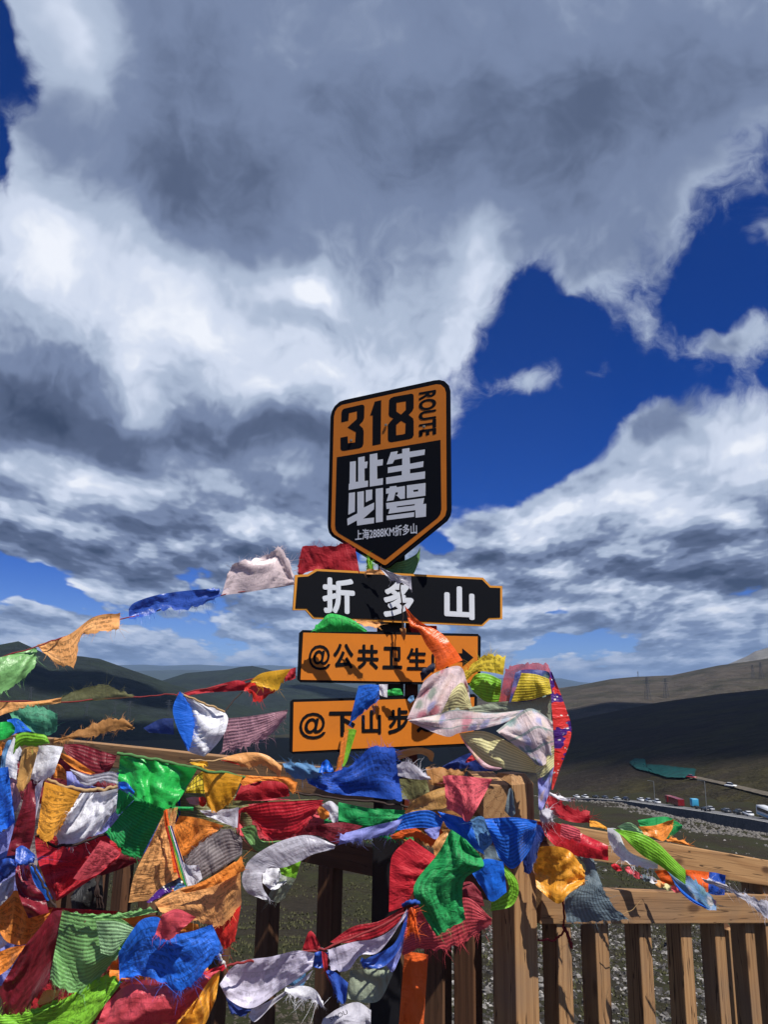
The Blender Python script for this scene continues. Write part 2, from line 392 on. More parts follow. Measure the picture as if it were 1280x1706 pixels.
def sheet_on_hill(name, top, bot, mat, nu, nv, lift, kind=None):
    V = []; F = []
    for i in range(nu + 1):
        u = i / nu
        a_ = Vector((interp(u, [k / (len(top) - 1) for k in range(len(top))], [p[0] for p in top]), interp(u, [k / (len(top) - 1) for k in range(len(top))], [p[1] for p in top])))
        b_ = Vector((interp(u, [k / (len(bot) - 1) for k in range(len(bot))], [p[0] for p in bot]), interp(u, [k / (len(bot) - 1) for k in range(len(bot))], [p[1] for p in bot])))
        for j in range(nv + 1):
            q = a_.lerp(b_, j / nv) + Vector((mnoise.noise((i * .9, j * .7, 3)) * 2.0, mnoise.noise((i * .8, j * .9, 8)) * 1.6)) * (1 if nv > 6 else 0)
            h_ = hit(q.x, q.y, ('dark_hill',))
            V.append(h_[0] + Vector((0, -.2, lift + mnoise.noise((i * .7, j * .9, 4.0)) * .15)))
    for i in range(nu):
        for j in range(nv):
            k = i * (nv + 1) + j; F.append((k, k + 1, k + nv + 2, k + nv + 1))
    return mesh_obj(name, V, F, mat, smooth=True)
tag(sheet_on_hill('hillside_track', [(1150, 1296), (1165, 1296), (1215, 1307), (1280, 1322), (1400, 1342)], [(1150, 1299), (1165, 1300), (1215, 1312), (1280, 1329), (1400, 1352)], M_TRACK, 60, 4, .6), kind='structure')
tag(sheet_on_hill('ground_netting', [(1050, 1272), (1058, 1266), (1076, 1267), (1072, 1276), (1100, 1277), (1130, 1281), (1160, 1284)], [(1050, 1274), (1062, 1284), (1078, 1287), (1092, 1292), (1112, 1298), (1140, 1299), (1158, 1296)], M_NET, 48, 12, 1.0), 'turquoise protective netting laid over the dark hillside beside the track', 'netting')

# ------------------------------------------------------------------ cumulus overhead (behind and above the camera) that shade parts of the valley
mt, T, out = new_mat('cloud_vapour')
b = T.node('ShaderNodeBsdfDiffuse', {0: T.mix(T.noise(T.node('ShaderNodeTexCoord').outputs['Object'], 2.0, 5), (.75, .77, .8, 1), (.9, .9, .92, 1))})
T.l.new(b.outputs[0], out.inputs[0]); M_CLOUD = mt
def cloud(cx, cy, rx, ry, H, seed):
    c = Vector((cx, cy, -60)) + SD * (H / SD.z)
    bm = bmesh.new(); bmesh.ops.create_icosphere(bm, subdivisions=5, radius=1.0)
    for v in bm.verts:
        p = v.co.copy(); k = 1 + mnoise.fractal(p * 1.7 + Vector((seed, 0, 0)), 1.0, 2.0, 5) * .28
        v.co = Vector((p.x * rx * k, p.y * ry * k, p.z * (260 if p.z > 0 else 70) * k))
    o = bm_obj('cloud', bm, M_CLOUD, smooth=True); o.location = c
    return tag(o, kind='structure')
cloud(1150, 1150, 1150, 900, 5200, 1.0)     # dark right-hand hill
cloud(540, 540, 370, 260, 5200, 4.0)        # road bend and hill foot
cloud(520, 900, 420, 420, 5400, 5.0)
cloud(-600, 1250, 1300, 430, 6200, 7.0)     # valley floor on the left
cloud(-900, 800, 800, 300, 5600, 9.0)
cloud(-800, 2150, 320, 170, 6200, 10.0)
cloud(300, 3900, 700, 300, 7000, 11.0)
cloud(1700, 5000, 900, 600, 7000, 12.0)

# ------------------------------------------------------------------ signpost
M_STEELB = paint('bolt_steel', rgb(150, 140, 120), .4, .2, 30, metal=.6)
class Plane:
    def __init__(self, px, py, d, yaw):
        self.p = at(px, py, d); a = R(yaw)
        self.ex = Vector((math.cos(a), math.sin(a), 0)); self.n = Vector((math.sin(a), -math.cos(a), 0)); self.ez = Vector((0, 0, 1))
        self.o = self.p
    def on(self, px, py, off=0.0):
        r = ray(px, py); q = self.p + self.n * off
        t = (q - CAM).dot(self.n) / r.dot(self.n); return CAM + r * t
    def uv(self, px, py):
        h = self.on(px, py) - self.p; return h.dot(self.ex), h.z
    def world(self, u, v, off): return self.p + self.ex * u + self.ez * v + self.n * off
ZM = {'Z1': (480, 620, 3.3684), 'Z2': (460, 880, 3.2), 'Z3': (0, 880, 2.56), 'Z4': (0, 1160, 3.2), 'Z5': (0, 1400, 3.2), 'Y1': (320, 1220, 3.5556), 'Y2': (320, 1400, 3.2),
      'Y3': (600, 1060, 3.3684), 'Y4': (600, 1320, 3.3684), 'Y5': (880, 1300, 3.2), 'Y6': (880, 1060, 3.2), 'A': (540, 630, 5.818), 'B': (560, 740, 7.111), 'P': (0, 0, 1.0)}
def zp(zone, p):
    ox, oy, s = ZM[zone]; return (ox + p[0] / s, oy + p[1] / s)

def plate(name, plane, zone, loops, off, thick, mat, parent):
    """a flat plate cut to an outline (further loops are holes), its front face `off` metres proud of the board plane"""
    cu = bpy.data.curves.new(name, 'CURVE'); cu.dimensions = '2D'; cu.fill_mode = 'BOTH'; cu.extrude = thick / 2
    for lp in loops:
        sp = cu.splines.new('POLY'); sp.points.add(len(lp) - 1); sp.use_cyclic_u = True
        for k, p in enumerate(lp):
            u, v = plane.uv(*zp(zone, p)); sp.points[k].co = (u, v, 0, 1)
    tmp = bpy.data.objects.new('tmp', cu); COL.objects.link(tmp)
    dg = bpy.context.evaluated_depsgraph_get(); dg.update()
    me = bpy.data.meshes.new_from_object(tmp.evaluated_get(dg)); bpy.data.objects.remove(tmp)
    for v in me.vertices: v.co = plane.world(v.co.x, v.co.y, off - thick / 2 + v.co.z)
    me.name = name; o = bpy.data.objects.new(name, me); COL.objects.link(o); me.materials.clear(); me.materials.append(mat)
    keep(o, parent); return o
def lettering(name, text, plane, zone, bl, br, tl, off, mat, parent, bold=.02):
    """flat vinyl lettering fitted to the parallelogram bottom-left, bottom-right, top-left"""
    cu = bpy.data.curves.new(name, 'FONT'); cu.body = text; cu.fill_mode = 'FRONT'; cu.size = 1.0; cu.resolution_u = 4
    tmp = bpy.data.objects.new('tmp', cu); COL.objects.link(tmp)
    dg = bpy.context.evaluated_depsgraph_get(); dg.update()
    me = bpy.data.meshes.new_from_object(tmp.evaluated_get(dg)); bpy.data.objects.remove(tmp)
    xs = [v.co.x for v in me.vertices]; ys = [v.co.y for v in me.vertices]
    BL, BR, TL = (Vector(plane.uv(*zp(zone, p))) for p in (bl, br, tl))
    hb = bold / (max(ys) - min(ys)); wb = bold / (max(xs) - min(xs))
    V = []; F = []
    # the strokes are thickened by laying the same cut letters a little to every side, each a hair above the last
    shifts = [(math.cos(k * .7854) * wb, math.sin(k * .7854) * hb) for k in range(8)] + [(0, 0)] if bold else [(0, 0)]
    for k, (sx, sy) in enumerate(shifts):
        n0 = len(V)
        for v in me.vertices:
            s = (v.co.x - min(xs)) / (max(xs) - min(xs)) * (1 - 2 * wb) + wb + sx; t = (v.co.y - min(ys)) / (max(ys) - min(ys)) * (1 - 2 * hb) + hb + sy
            q = BL + (BR - BL) * s + (TL - BL) * t; V.append(plane.world(q.x, q.y, off + k * .00012))
        F += [tuple(n0 + i for i in p.vertices) for p in me.polygons]
    bpy.data.meshes.remove(me)
    o = mesh_obj(name, V, F, mat)
    keep(o, parent); return o
def rect(z0): return z0
def char(text, plane, zone, x0, y0, x1, y1, off, mat, parent, slope=0.0, bold=.02, name='character'):
    dy = slope * (x1 - x0)
    return lettering(name, text, plane, zone, (x0, y1), (x1, y1 + dy), (x0, y0), off, mat, parent, bold)

PS = Plane(648, 800, 3.22, -30)      # shield, its right edge nearer
PB = Plane(655, 1000, 3.20, 17)      # boards, their right ends farther
def base_of(px, py, d, z): q = at(px, py, d); return Vector((q.x, q.y, z))
DECK = 0.0
post_xy = at(650, 1100, 3.34)
sp = empty('signpost', (post_xy.x, post_xy.y, DECK))
tag(sp, 'black steel signpost pole carrying the shield and the direction boards', 'signpost')
def box_mesh(sx, sy, sz, bev=.0):
    bm = bmesh.new(); bmesh.ops.create_cube(bm, size=1.0)
    for v in bm.verts: v.co = Vector((v.co.x * sx, v.co.y * sy, v.co.z * sz))
    if bev: bmesh.ops.bevel(bm, geom=bm.edges[:], offset=bev, segments=2, affect='EDGES', profile=.6)
    return bm
ztop = at(648, 700, 3.34).z
o = bm_obj('pole', box_mesh(.12, .10, ztop + .3, .006), M_POST, sp); o.location = (0, 0, (ztop - .3) / 2)
o = bm_obj('sleeve', box_mesh(.055, .07, 1.3, .004), M_RUST, sp); o.location = (.095, .0, 1.3)
for zc_ in (2.0, 2.6):
    o = bm_obj('bracket', box_mesh(.2, .05, .04, .004), M_POST, sp); o.location = (0, -.03, zc_)

def sign_root(name, plane, label, px, py):
    q = plane.on(px, py); r = empty(name, q); return tag(r, label, 'sign')
sh_ = sign_root('shield_sign', PS, 'shield shaped black and orange route sign reading 318 ROUTE atop the pole', 645, 940)
plate('backing_plate', PS, 'Z1', [[(238, 250), (246, 218), (262, 190), (290, 165), (320, 155), (820, 46), (850, 43), (878, 50), (898, 70), (907, 100), (913, 770), (908, 800), (890, 832), (565, 1094), (545, 1101), (525, 1095), (246, 922), (230, 900), (223, 870), (223, 840)]], 0, .012, M_BLACK, sh_)
plate('orange_field', PS, 'Z1', [[(259, 252), (266, 222), (280, 200), (304, 185), (835, 69), (860, 72), (878, 88), (887, 115), (891, 772), (884, 806), (866, 828), (556, 1079), (545, 1083), (534, 1079), (262, 912), (248, 893), (243, 868), (244, 840)]], .0025, .002, M_ORANGE, sh_)
plate('black_panel', PS, 'Z1', [[(276, 478), (858, 381), (863, 770), (857, 798), (842, 818), (553, 1048), (545, 1052), (536, 1048), (285, 903), (270, 885), (266, 855)]], .0032, .001, M_BLACK, sh_)
for nm, loops in (('digit_three', [[(170, 430), (172, 335), (180, 312), (196, 298), (365, 259), (385, 260), (395, 275), (392, 388), (382, 415), (345, 455), (380, 488), (388, 520), (385, 640), (373, 668), (345, 681), (200, 705), (176, 703), (163, 690), (163, 578), (232, 565), (235, 632), (305, 624), (312, 525), (230, 480), (322, 398), (322, 322), (245, 340), (238, 415)]]),
                  ('digit_one', [[(495, 230), (558, 215), (552, 640), (473, 655), (475, 362), (450, 365)]]),
                  ('digit_eight', [[(635, 215), (650, 195), (680, 182), (850, 152), (868, 158), (873, 175), (873, 290), (860, 320), (825, 358), (868, 393), (873, 420), (873, 555), (860, 580), (830, 592), (660, 622), (635, 619), (623, 600), (623, 455), (640, 430), (675, 393), (640, 375), (630, 355)], [(705, 240), (797, 225), (797, 310), (750, 355), (705, 325)], [(703, 455), (750, 415), (795, 440), (790, 540), (760, 548), (703, 555)]])):
    plate(nm, PS, 'A', loops, .0031, .001, M_BLACK, sh_)
lettering('route_lettering', 'ROUTE', PS, 'A', (922, 142), (922, 570), (1092, 112), .0029, M_BLACK, sh_, .03)
for lp in ([[(170, 212), (237, 203), (237, 450), (268, 446), (268, 160), (342, 147), (342, 212), (378, 208), (372, 285), (342, 290), (342, 438), (383, 434), (383, 505), (155, 545), (157, 472), (166, 470)]],
           [[(405, 125), (492, 110), (495, 190), (560, 180), (558, 252), (492, 262), (492, 415), (560, 405), (560, 482), (405, 505)]],
           [[(655, 98), (735, 85), (725, 125), (790, 112), (790, 60), (875, 47), (875, 92), (1058, 65), (1055, 128), (878, 160), (880, 235), (1040, 205), (1038, 272), (882, 298), (880, 350), (1060, 325), (1060, 410), (600, 475), (598, 398), (785, 370), (785, 318), (618, 345), (620, 278), (790, 250), (790, 170), (700, 188), (675, 232), (605, 242)]],
           [[(158, 582), (228, 572), (228, 800), (150, 838)]],
           [[(258, 570), (333, 558), (333, 755), (455, 695), (455, 772), (325, 885), (455, 872), (455, 938), (255, 966), (252, 905), (142, 965), (138, 885), (258, 822)]],
           [[(358, 548), (433, 540), (433, 655), (358, 690)]],
           [[(475, 532), (560, 520), (560, 920), (478, 930)]],
           [[(598, 530), (640, 522), (642, 505), (722, 496), (722, 513), (820, 498), (822, 645), (768, 653), (735, 618), (712, 605), (735, 600), (740, 570), (710, 574), (688, 665), (605, 678), (630, 585), (598, 590)]],
           [[(845, 490), (1065, 462), (1065, 612), (845, 642)], [(922, 545), (980, 537), (980, 562), (922, 569)]],
           [[(598, 700), (1050, 640), (1035, 712), (1072, 708), (1072, 860), (948, 873), (945, 783), (625, 826), (640, 765), (605, 770)], [(725, 738), (940, 711), (935, 728), (725, 753)]],
           [[(605, 850), (930, 808), (930, 862), (605, 902)]]):
    plate('character_stroke', PS, 'B', lp, .0039, .001, M_WHITE, sh_)
for bx_, by_ in ((262, 605), (600, 455), (970, 470)):
    q = PS.on(*zp('A', (bx_, by_)), .008); o = bm_obj('bolt', box_mesh(.012, .006, .012, .002), M_STEELB); o.location = q; o.rotation_euler = (0, 0, R(-30)); keep(o, sh_)
lettering('distance_lettering', '上海2888KM折多山', PS, 'B', (232, 1145), (966, 1065), (232, 1020), .0036, M_WHITE, sh_, .022)

nb = sign_root('name_board', PB, 'black board with amber edge and white characters above the orange boards', 655, 1040)
plate('edge_plate', PB, 'Z2', [[(95, 254), (160, 250), (205, 222), (1090, 268), (1130, 310), (1192, 312), (1192, 488), (1125, 490), (1088, 525), (190, 485), (150, 440), (82, 440)]], .03, .014, M_GOLD, nb)
plate('black_panel', PB, 'Z2', [[(108, 266), (163, 262), (210, 234), (1084, 279), (1125, 321), (1180, 323), (1180, 477), (1120, 479), (1083, 513), (195, 474), (156, 430), (95, 429)]], .0325, .002, M_BLACK, nb)
char('折', PB, 'Z2', 237, 265, 410, 455, .0345, M_WHITE, nb, .05, .035)
char('多', PB, 'Z2', 560, 285, 722, 476, .0345, M_WHITE, nb, .04, .035)
char('山', PB, 'Z2', 882, 310, 1043, 485, .0345, M_WHITE, nb, .05, .035)

def board(name, label, outer, inner, chars, arrow, off):
    b_ = sign_root(name, PB, label, *zp('Z2', (600, inner[2][1])))
    plate('backing_plate', PB, 'Z2', [outer], off, .014, M_BLACK, b_)
    plate('orange_field', PB, 'Z2', [inner], off + .0025, .002, M_ORANGE, b_)
    for c_ in chars: char(c_[0], PB, 'Z2', *c_[1:5], off + .0045, M_BLACK, b_, c_[5], c_[6] if len(c_) > 6 else .028)
    plate('arrow', PB, 'Z2', [arrow], off + .0045, .0015, M_BLACK, b_)
    return b_
board('direction_board', 'orange direction board with at sign and arrow just below the black name board',
      [(135, 545), (1062, 565), (1078, 582), (1076, 822), (1062, 838), (125, 822), (108, 806), (118, 560)], [(137, 559), (1060, 579), (1060, 825), (122, 808)],
      [('@', 165, 622, 280, 756, .02, .012), ('公', 295, 615, 402, 748, .02), ('共', 422, 620, 535, 750, .02), ('卫', 555, 632, 660, 750, .01), ('生', 684, 638, 790, 756, .01), ('间', 815, 645, 905, 765, .01)],
      [(925, 668), (978, 668), (978, 642), (1036, 690), (980, 736), (980, 712), (925, 712)], .03)
board('direction_board', 'lowest orange direction board partly covered by the patterned scarf',
      [(82, 912), (1042, 884), (1058, 898), (1054, 1148), (1040, 1158), (82, 1200), (66, 1188), (70, 924)], [(86, 926), (1042, 900), (1038, 1142), (80, 1187)],
      [('@', 115, 982, 255, 1122, -.03, .012), ('下', 272, 975, 420, 1108, -.02), ('山', 445, 968, 548, 1096, -.02), ('步', 584, 955, 700, 1095, -.03), ('道', 735, 950, 855, 1088, -.03)],
      [(900, 1012), (948, 1010), (948, 985), (1005, 1032), (950, 1076), (950, 1052), (900, 1054)], .03)

# ------------------------------------------------------------------ fence
def beam(name, p0, p1, w_, h_, mat, parent, up=Vector((0, 0, 1)), bev=.004, face=None):
    """square-edged timber from p0 to p1; local Z runs along it"""
    L = (p1 - p0).length; zc_ = (p1 - p0).normalized()
    if face is not None: xa = (face - zc_ * face.dot(zc_)).normalized(); ya = zc_.cross(xa)
    else: ya = (up - zc_ * up.dot(zc_)).normalized(); xa = ya.cross(zc_)
    o = bm_obj(name, box_mesh(w_, h_, L, bev), mat)
    M_ = Matrix((xa, ya, zc_)).transposed().to_4x4(); M_.translation = (p0 + p1) / 2
    o.matrix_world = M_; bpy.context.view_layer.update()
    o.parent = parent; o.matrix_parent_inverse = Matrix.Translation(parent.location).inverted()
    return o
PX = 872
corner = at(857, 1500, 3.05)
DIRR = (at(1280, 1500, 4.05) - at(905, 1500, 3.08)); DIRR.z = 0; DIRR.normalize()
fr = empty('wooden_railing', (corner.x, corner.y, DECK)); tag(fr, 'pale pine railing with upright balusters running downhill from the corner post', 'railing')
ztp = at(868, 1288, 3.05).z
# corner post with a chamfered cap
bm = box_mesh(.118, .118, ztp + 1.1, .004)
for v in bm.verts:
    pass
ring = bmesh.ops.bisect_plane(bm, geom=bm.verts[:] + bm.edges[:] + bm.faces[:], plane_co=(0, 0, (ztp + 1.1) / 2 - .035), plane_no=(0, 0, 1))
for v in bm.verts:
    if v.co.z > (ztp + 1.1) / 2 - .02: v.co.x *= .66; v.co.y *= .66
op = bm_obj('post', bm, M_WOOD); op.location = (0, 0, (ztp - 1.1) / 2); op.parent = fr
op.rotation_euler = (0, 0, math.atan2(DIRR.y, DIRR.x))
nR = Vector((DIRR.y, -DIRR.x, 0))
def rpt(px, py, d): return at(px, py, d)
beam('top_rail', at(893, 1392, 3.10), at(1330, 1462, 4.2), .07, .115, M_WOOD, fr)
beam('lower_rail', at(893, 1506, 3.10), at(1330, 1513, 4.2), .06, .125, M_WOOD, fr)
for px, d in ((927, 3.19), (990, 3.34), (1062, 3.52), (1130, 3.69), (1186, 3.84), (1236, 3.97), (1283, 4.10)):
    top = at(px, 1528, d); beam('baluster', top + Vector((0, 0, .03)), Vector((top.x, top.y, -1.0)), .082, .078, M_WOOD, fr, face=DIRR)
e = at(1262, 1466, 4.06); beam('end_post', e + Vector((0, 0, .02)), Vector((e.x, e.y, -1.0)), .11, .11, M_WOOD, fr, face=DIRR)
# the railing on the other side of the stairs, lower and farther
fs = empty('wooden_railing', base_of(1262, 1560, 5.6, -1.0)); tag(fs, 'railing on the far side of the stairs seen between the pale balusters', 'railing')
beam('stair_rail', at(1195, 1540, 5.2), at(1330, 1700, 5.6), .06, .10, M_WOOD2, fs)
for px, d in ((1212, 5.2), (1258, 5.4)):
    q = at(px, 1546, d); beam('baluster', q, q - Vector((0, 0, 1.3)), .06, .06, M_WOOD, fs, face=DIRR)

fl = empty('wooden_railing', base_of(820, 1400, 3.14, DECK)); tag(fl, 'brown railing behind the prayer flags, running left from the corner post', 'railing')
TL0, TL1 = at(846, 1336, 3.07), at(-90, 1226, 5.9)
beam('top_rail', TL0, TL1, .07, .125, M_WOOD, fl)
beam('rail_end', at(829, 1336, 2.90), at(829, 1336, 2.90) + Vector((-.03, .25, .02)), .105, .12, M_WOOD, fl)
LL0, LL1 = TL0 - Vector((0, 0, .30)), TL1 - Vector((0, 0, .30))
beam('lower_rail', LL0, LL1, .06, .115, M_WOOD2, fl)
DIRL = (TL1 - TL0); DIRL.z = 0; DIRL.normalize()
for px in (779, 730, 662, 552, 452, 375, 310, 258, 214, 176, 142, 112, 84, 58):
    # where the sight line crosses the rail
    lo, hi = 0.0, 1.0
    for _ in range(30):
        mid = (lo + hi) / 2; q = LL0.lerp(LL1, mid); v = q - CAM; xx = 640 + FPX * v.dot(CR) / v.dot(FW)
        if xx > px: lo = mid
        else: hi = mid
    q = LL0.lerp(LL1, lo); beam('baluster', q + Vector((0, 0, -.055)), Vector((q.x, q.y, -1.0)), .088, .07, M_WOOD2, fl, face=DIRL)

# deck boards of the viewing platform under the camera
deck = empty('viewing_platform', (0, .8, DECK)); tag(deck, 'wooden plank viewing platform at the foot of the railing', 'platform')
bmd = box_mesh(5.0, .14, .04, .004); med = bpy.data.meshes.new('plank'); bmd.to_mesh(med); bmd.free(); med.materials.append(M_WOOD2)
for k in range(26):
    o = bpy.data.objects.new('plank', med); COL.objects.link(o); o.parent = deck; o.location = (-.9, -2.0 + k * .148 - .8, -.02)
for k in range(4):
    o = bm_obj('joist', box_mesh(.1, 3.8, .2), M_WOOD2, deck); o.location = (-3.0 + k * 1.4, -.9, -.15)
    o = bm_obj('stilt', box_mesh(.14, .14, 2.6), M_WOOD2, deck); o.location = (-3.0 + k * 1.4, .7, -1.55)

# ------------------------------------------------------------------ traffic on the road below
CARPAINT = {k: paint('car_' + k, c_, .3, .12, 2.0, spec=.6, bmp=0) for k, c_ in dict(white=rgb(205, 207, 210), silver=rgb(140, 144, 150), black=rgb(24, 25, 28), dark=rgb(52, 55, 62), red=rgb(140, 28, 30), maroon=rgb(112, 20, 30), blue=rgb(60, 150, 190)).items()}
M_GLASS = paint('tinted_glass', rgb(22, 27, 34), .15, .1, 2.0, spec=.8, bmp=0)
M_TYRE = paint('tyre_rubber', rgb(22, 22, 23), .8, .1)
M_LAMP = paint('lamp_lens', rgb(190, 190, 180), .2, .05)
def loft(profile, hw, taper):
    """side profile (y along, z up) given a width; vertices above the belt line lean in"""
    bm = bmesh.new(); L_ = []; R_ = []
    for (yy, zz) in profile:
        k = 1.0 - taper * max(0, zz - .95)
        L_.append(bm.verts.new((-hw * k, yy, zz))); R_.append(bm.verts.new((hw * k, yy, zz)))
    n = len(profile)
    for i in range(n): j = (i + 1) % n; bm.faces.new((L_[i], L_[j], R_[j], R_[i]))
    bm.faces.new(L_[::-1]); bm.faces.new(R_)
    bmesh.ops.recalc_face_normals(bm, faces=bm.faces[:]); return bm
def wheel_bm(r):
    bm = bmesh.new(); bmesh.ops.create_cone(bm, cap_ends=True, segments=14, radius1=r, radius2=r, depth=.24, matrix=Matrix.Rotation(R(90), 4, 'Y')); return bm
def make_car(paintk, suv=0.0):
    c_ = empty('car'); h_ = 1.45 + suv
    body = loft([(-2.2, .35), (-2.25, .7), (-2.1, .95), (-.9, 1.0), (1.3, 1.05), (2.15, 1.0), (2.25, .6), (2.2, .35)], .9, 0)
    bmesh.ops.bevel(body, geom=body.edges[:], offset=.06, segments=2, affect='EDGES')
    bm_obj('body', body, CARPAINT[paintk], c_, True)
    bm_obj('cabin', loft([(-1.0, .98), (-.25, h_ - .04), (.1, h_), (1.2, h_ - .02), (1.9 + suv * .5, 1.02)], .86, .38), M_GLASS, c_)
    bm_obj('roof', loft([(-.25, h_ - .02), (-.2, h_ + .02), (1.15, h_ + .02), (1.2, h_ - .03)], .84, .38), CARPAINT[paintk], c_)
    for sx in (-.82, .82):
        for yy in (-1.4, 1.4):
            o = bm_obj('wheel', wheel_bm(.33), M_TYRE, c_); o.location = (sx, yy, .33)
        o = bm_obj('headlight', box_mesh(.3, .05, .14), M_LAMP, c_); o.location = (sx * .8, -2.24, .75)
    return c_
def make_bus(paintk, L=11.0, H=3.2, coach=True):
    c_ = empty('bus')
    body = loft([(-L / 2, .4), (-L / 2 - .05, 1.2), (-L / 2 + .25, H - .1), (-L / 2 + .6, H), (L / 2 - .2, H), (L / 2, H - .2), (L / 2, .4)], 1.25, .01)
    bmesh.ops.bevel(body, geom=body.edges[:], offset=.08, segments=2, affect='EDGES')
    bm_obj('body', body, CARPAINT[paintk], c_, True)
    for sx in (-1, 1):
        k = -L / 2 + .9
        while k < L / 2 - 1.0:
            o = bm_obj('window', box_mesh(.04, 1.25, .95), M_GLASS, c_); o.location = (sx * 1.235, k + .65, 2.15); k += 1.35
        o = bm_obj('stripe', box_mesh(.03, L * .9, .35), CARPAINT['blue'], c_); o.location = (sx * 1.265, 0, .95)
        for yy in (-L * .3, L * .28):
            o = bm_obj('wheel', wheel_bm(.5), M_TYRE, c_); o.location = (sx * 1.1, yy, .5)
    o = bm_obj('windscreen', box_mesh(2.2, .04, 1.5), M_GLASS, c_); o.location = (0, -L / 2 - .02, 1.95)
    return c_
def make_truck(cabk, boxk, L=7.5):
    c_ = empty('truck')
    b1 = box_mesh(2.4, 2.1, 2.5, .12); o = bm_obj('cab', b1, CARPAINT[cabk], c_, True); o.location = (0, -L / 2 - .2, 1.85)
    o = bm_obj('windscreen', box_mesh(2.1, .05, .9), M_GLASS, c_); o.location = (0, -L / 2 - 1.26, 2.3)
    if boxk: o = bm_obj('cargo_box', box_mesh(2.5, L - 1.2, 2.3, .05), CARPAINT[boxk], c_); o.location = (0, 1.4, 2.0)
    o = bm_obj('chassis', box_mesh(1.2, L + .5, .3), M_TYRE, c_); o.location = (0, .6, .7)
    for sx in (-1.05, 1.05):
        for yy in (-L / 2, L * .25, L * .42):
            o = bm_obj('wheel', wheel_bm(.5), M_TYRE, c_); o.location = (sx, yy, .5)
    return c_
def road_at(px):
    for i in range(len(RP) - 1):
        a = RP[i] - CAM; b_ = RP[i + 1] - CAM
        xa, xb = (640 + FPX * q.dot(CR) / q.dot(FW) for q in (a, b_))
        if xa <= px <= xb:
            t = (px - xa) / (xb - xa); p = RP[i].lerp(RP[i + 1], t); d = RP[i + 1] - RP[i]; return p, d
    p = RP[-1]; return p, RP[-1] - RP[-2]
def park(c_, px, lane, label, cat, flip=False):
    p, d = road_at(px); d.z = 0; d.normalize(); nrm = Vector((-d.y, d.x, 0))
    q = p + nrm * lane + Vector((0, 0, .36)); c_.location = q
    c_.rotation_euler = (0, 0, math.atan2(d.y, d.x) - math.pi / 2 + (math.pi if flip else 0))
    return tag(c_, label, cat, 'vehicles queuing on the road below')
def copy_thing(o):
    c_ = o.copy(); COL.objects.link(c_)
    for ch in o.children: k = ch.copy(); COL.objects.link(k); k.parent = c_
    return c_
protos = {}
def car(k, suv=0.0):
    if (k, suv) in protos: return copy_thing(protos[(k, suv)])
    protos[(k, suv)] = make_car(k, suv); return protos[(k, suv)]
park(car('white'), 956, 1.8, 'white car parked beside the frayed red flag', 'car')
park(car('white', .25), 970, 1.8, 'tall white car in the queue behind the frayed red flag', 'car')
park(car('black'), 988, 1.8, 'black car beside the two white cars at the far end of the road', 'car')
park(car('dark'), 1003, 1.8, 'dark grey car following the black car on the road', 'car')
park(car('silver'), 1035, -1.8, 'silver car behind the dark van at the road bend', 'car')
park(car('black', .25), 1050, -1.8, 'black high car between the silver car and the white cars', 'car')
park(car('white'), 1062, 1.8, 'white car in the middle of the queue before the maroon truck', 'car')
park(car('silver', .25), 1074, 1.8, 'tall silver car in the queue before the maroon truck', 'car')
park(car('white', .25), 1088, 1.8, 'tall white car right behind the maroon truck', 'car')
park(make_truck('maroon', 'maroon', 10.0), 1118, 1.8, 'long maroon cargo truck in the traffic queue', 'truck')
park(make_truck('blue', None, 5.0), 1155, 1.8, 'bright blue truck cab on the road ahead of the maroon truck', 'truck')
park(car('silver'), 1175, 1.8, 'silver car close behind the bright blue truck cab', 'car')
park(car('black'), 1186, -1.8, 'black car by the roadside lamp pole', 'car')
park(car('dark'), 1202, 1.8, 'dark grey car past the roadside lamp pole', 'car')
park(car('black', .25), 1222, 1.8, 'tall black car behind the white coach', 'car')
park(car('white'), 1238, 1.8, 'white car right behind the coach', 'car')
park(make_bus('white'), 1272, 1.8, 'white coach bus with blue stripe and dark windows', 'bus')
for (px, py, k, suv, lab) in ((1152, 1299.5, 'red', .25, 'red car at the end of the turquoise netting'), (1217, 1314.5, 'white', .3, 'white car driving on the hillside track')):
    h_ = hit(px, py, ('dark_hill',)); c_ = car(k, suv); c_.location = h_[0] + Vector((0, -1.0, .8)); c_.rotation_euler = (0, 0, R(55)); tag(c_, lab, 'car')

# poles along the road, pylons on the hills
M_STEEL = paint('galvanised_steel', rgb(120, 124, 128), .5, .1, 3.0, metal=.3)
M_STEELD = paint('dark_galvanised_steel', rgb(62, 66, 72), .6, .1, 3.0)
def stick(bm, a, b_, w_):
    a = Vector(a); b_ = Vector(b_); d = b_ - a; L = d.length
    M_ = d.to_track_quat('Z', 'Y').to_matrix().to_4x4(); M_.translation = (a + b_) / 2
    r = bmesh.ops.create_cube(bm, size=1.0)
    for v in r['verts']: v.co = M_ @ Vector((v.co.x * w_, v.co.y * w_, v.co.z * L))
for px, hgt, lab in ((1103, 10, 'thin roadside pole standing by the maroon truck'), (1190, 11, 'roadside lamp pole standing among the parked cars')):
    p, d = road_at(px); q = p + Vector((-5.6 * .7, -5.6 * .7, 0)); rt = empty('street_lamp', (q.x, q.y, q.z - .5)); tag(rt, lab, 'lamp pole')
    bm = bmesh.new(); stick(bm, (0, 0, 0), (0, 0, hgt), .16); bm_obj('pole', bm, M_STEEL, rt)
    bm = bmesh.new(); stick(bm, (0, 0, hgt), (-1.8, .2, hgt + .3), .1); bm_obj('arm', bm, M_STEEL, rt)
    o = bm_obj('lamp_head', box_mesh(.8, .25, .12, .03), M_STEEL, rt); o.location = (-2.0, .2, hgt + .3)
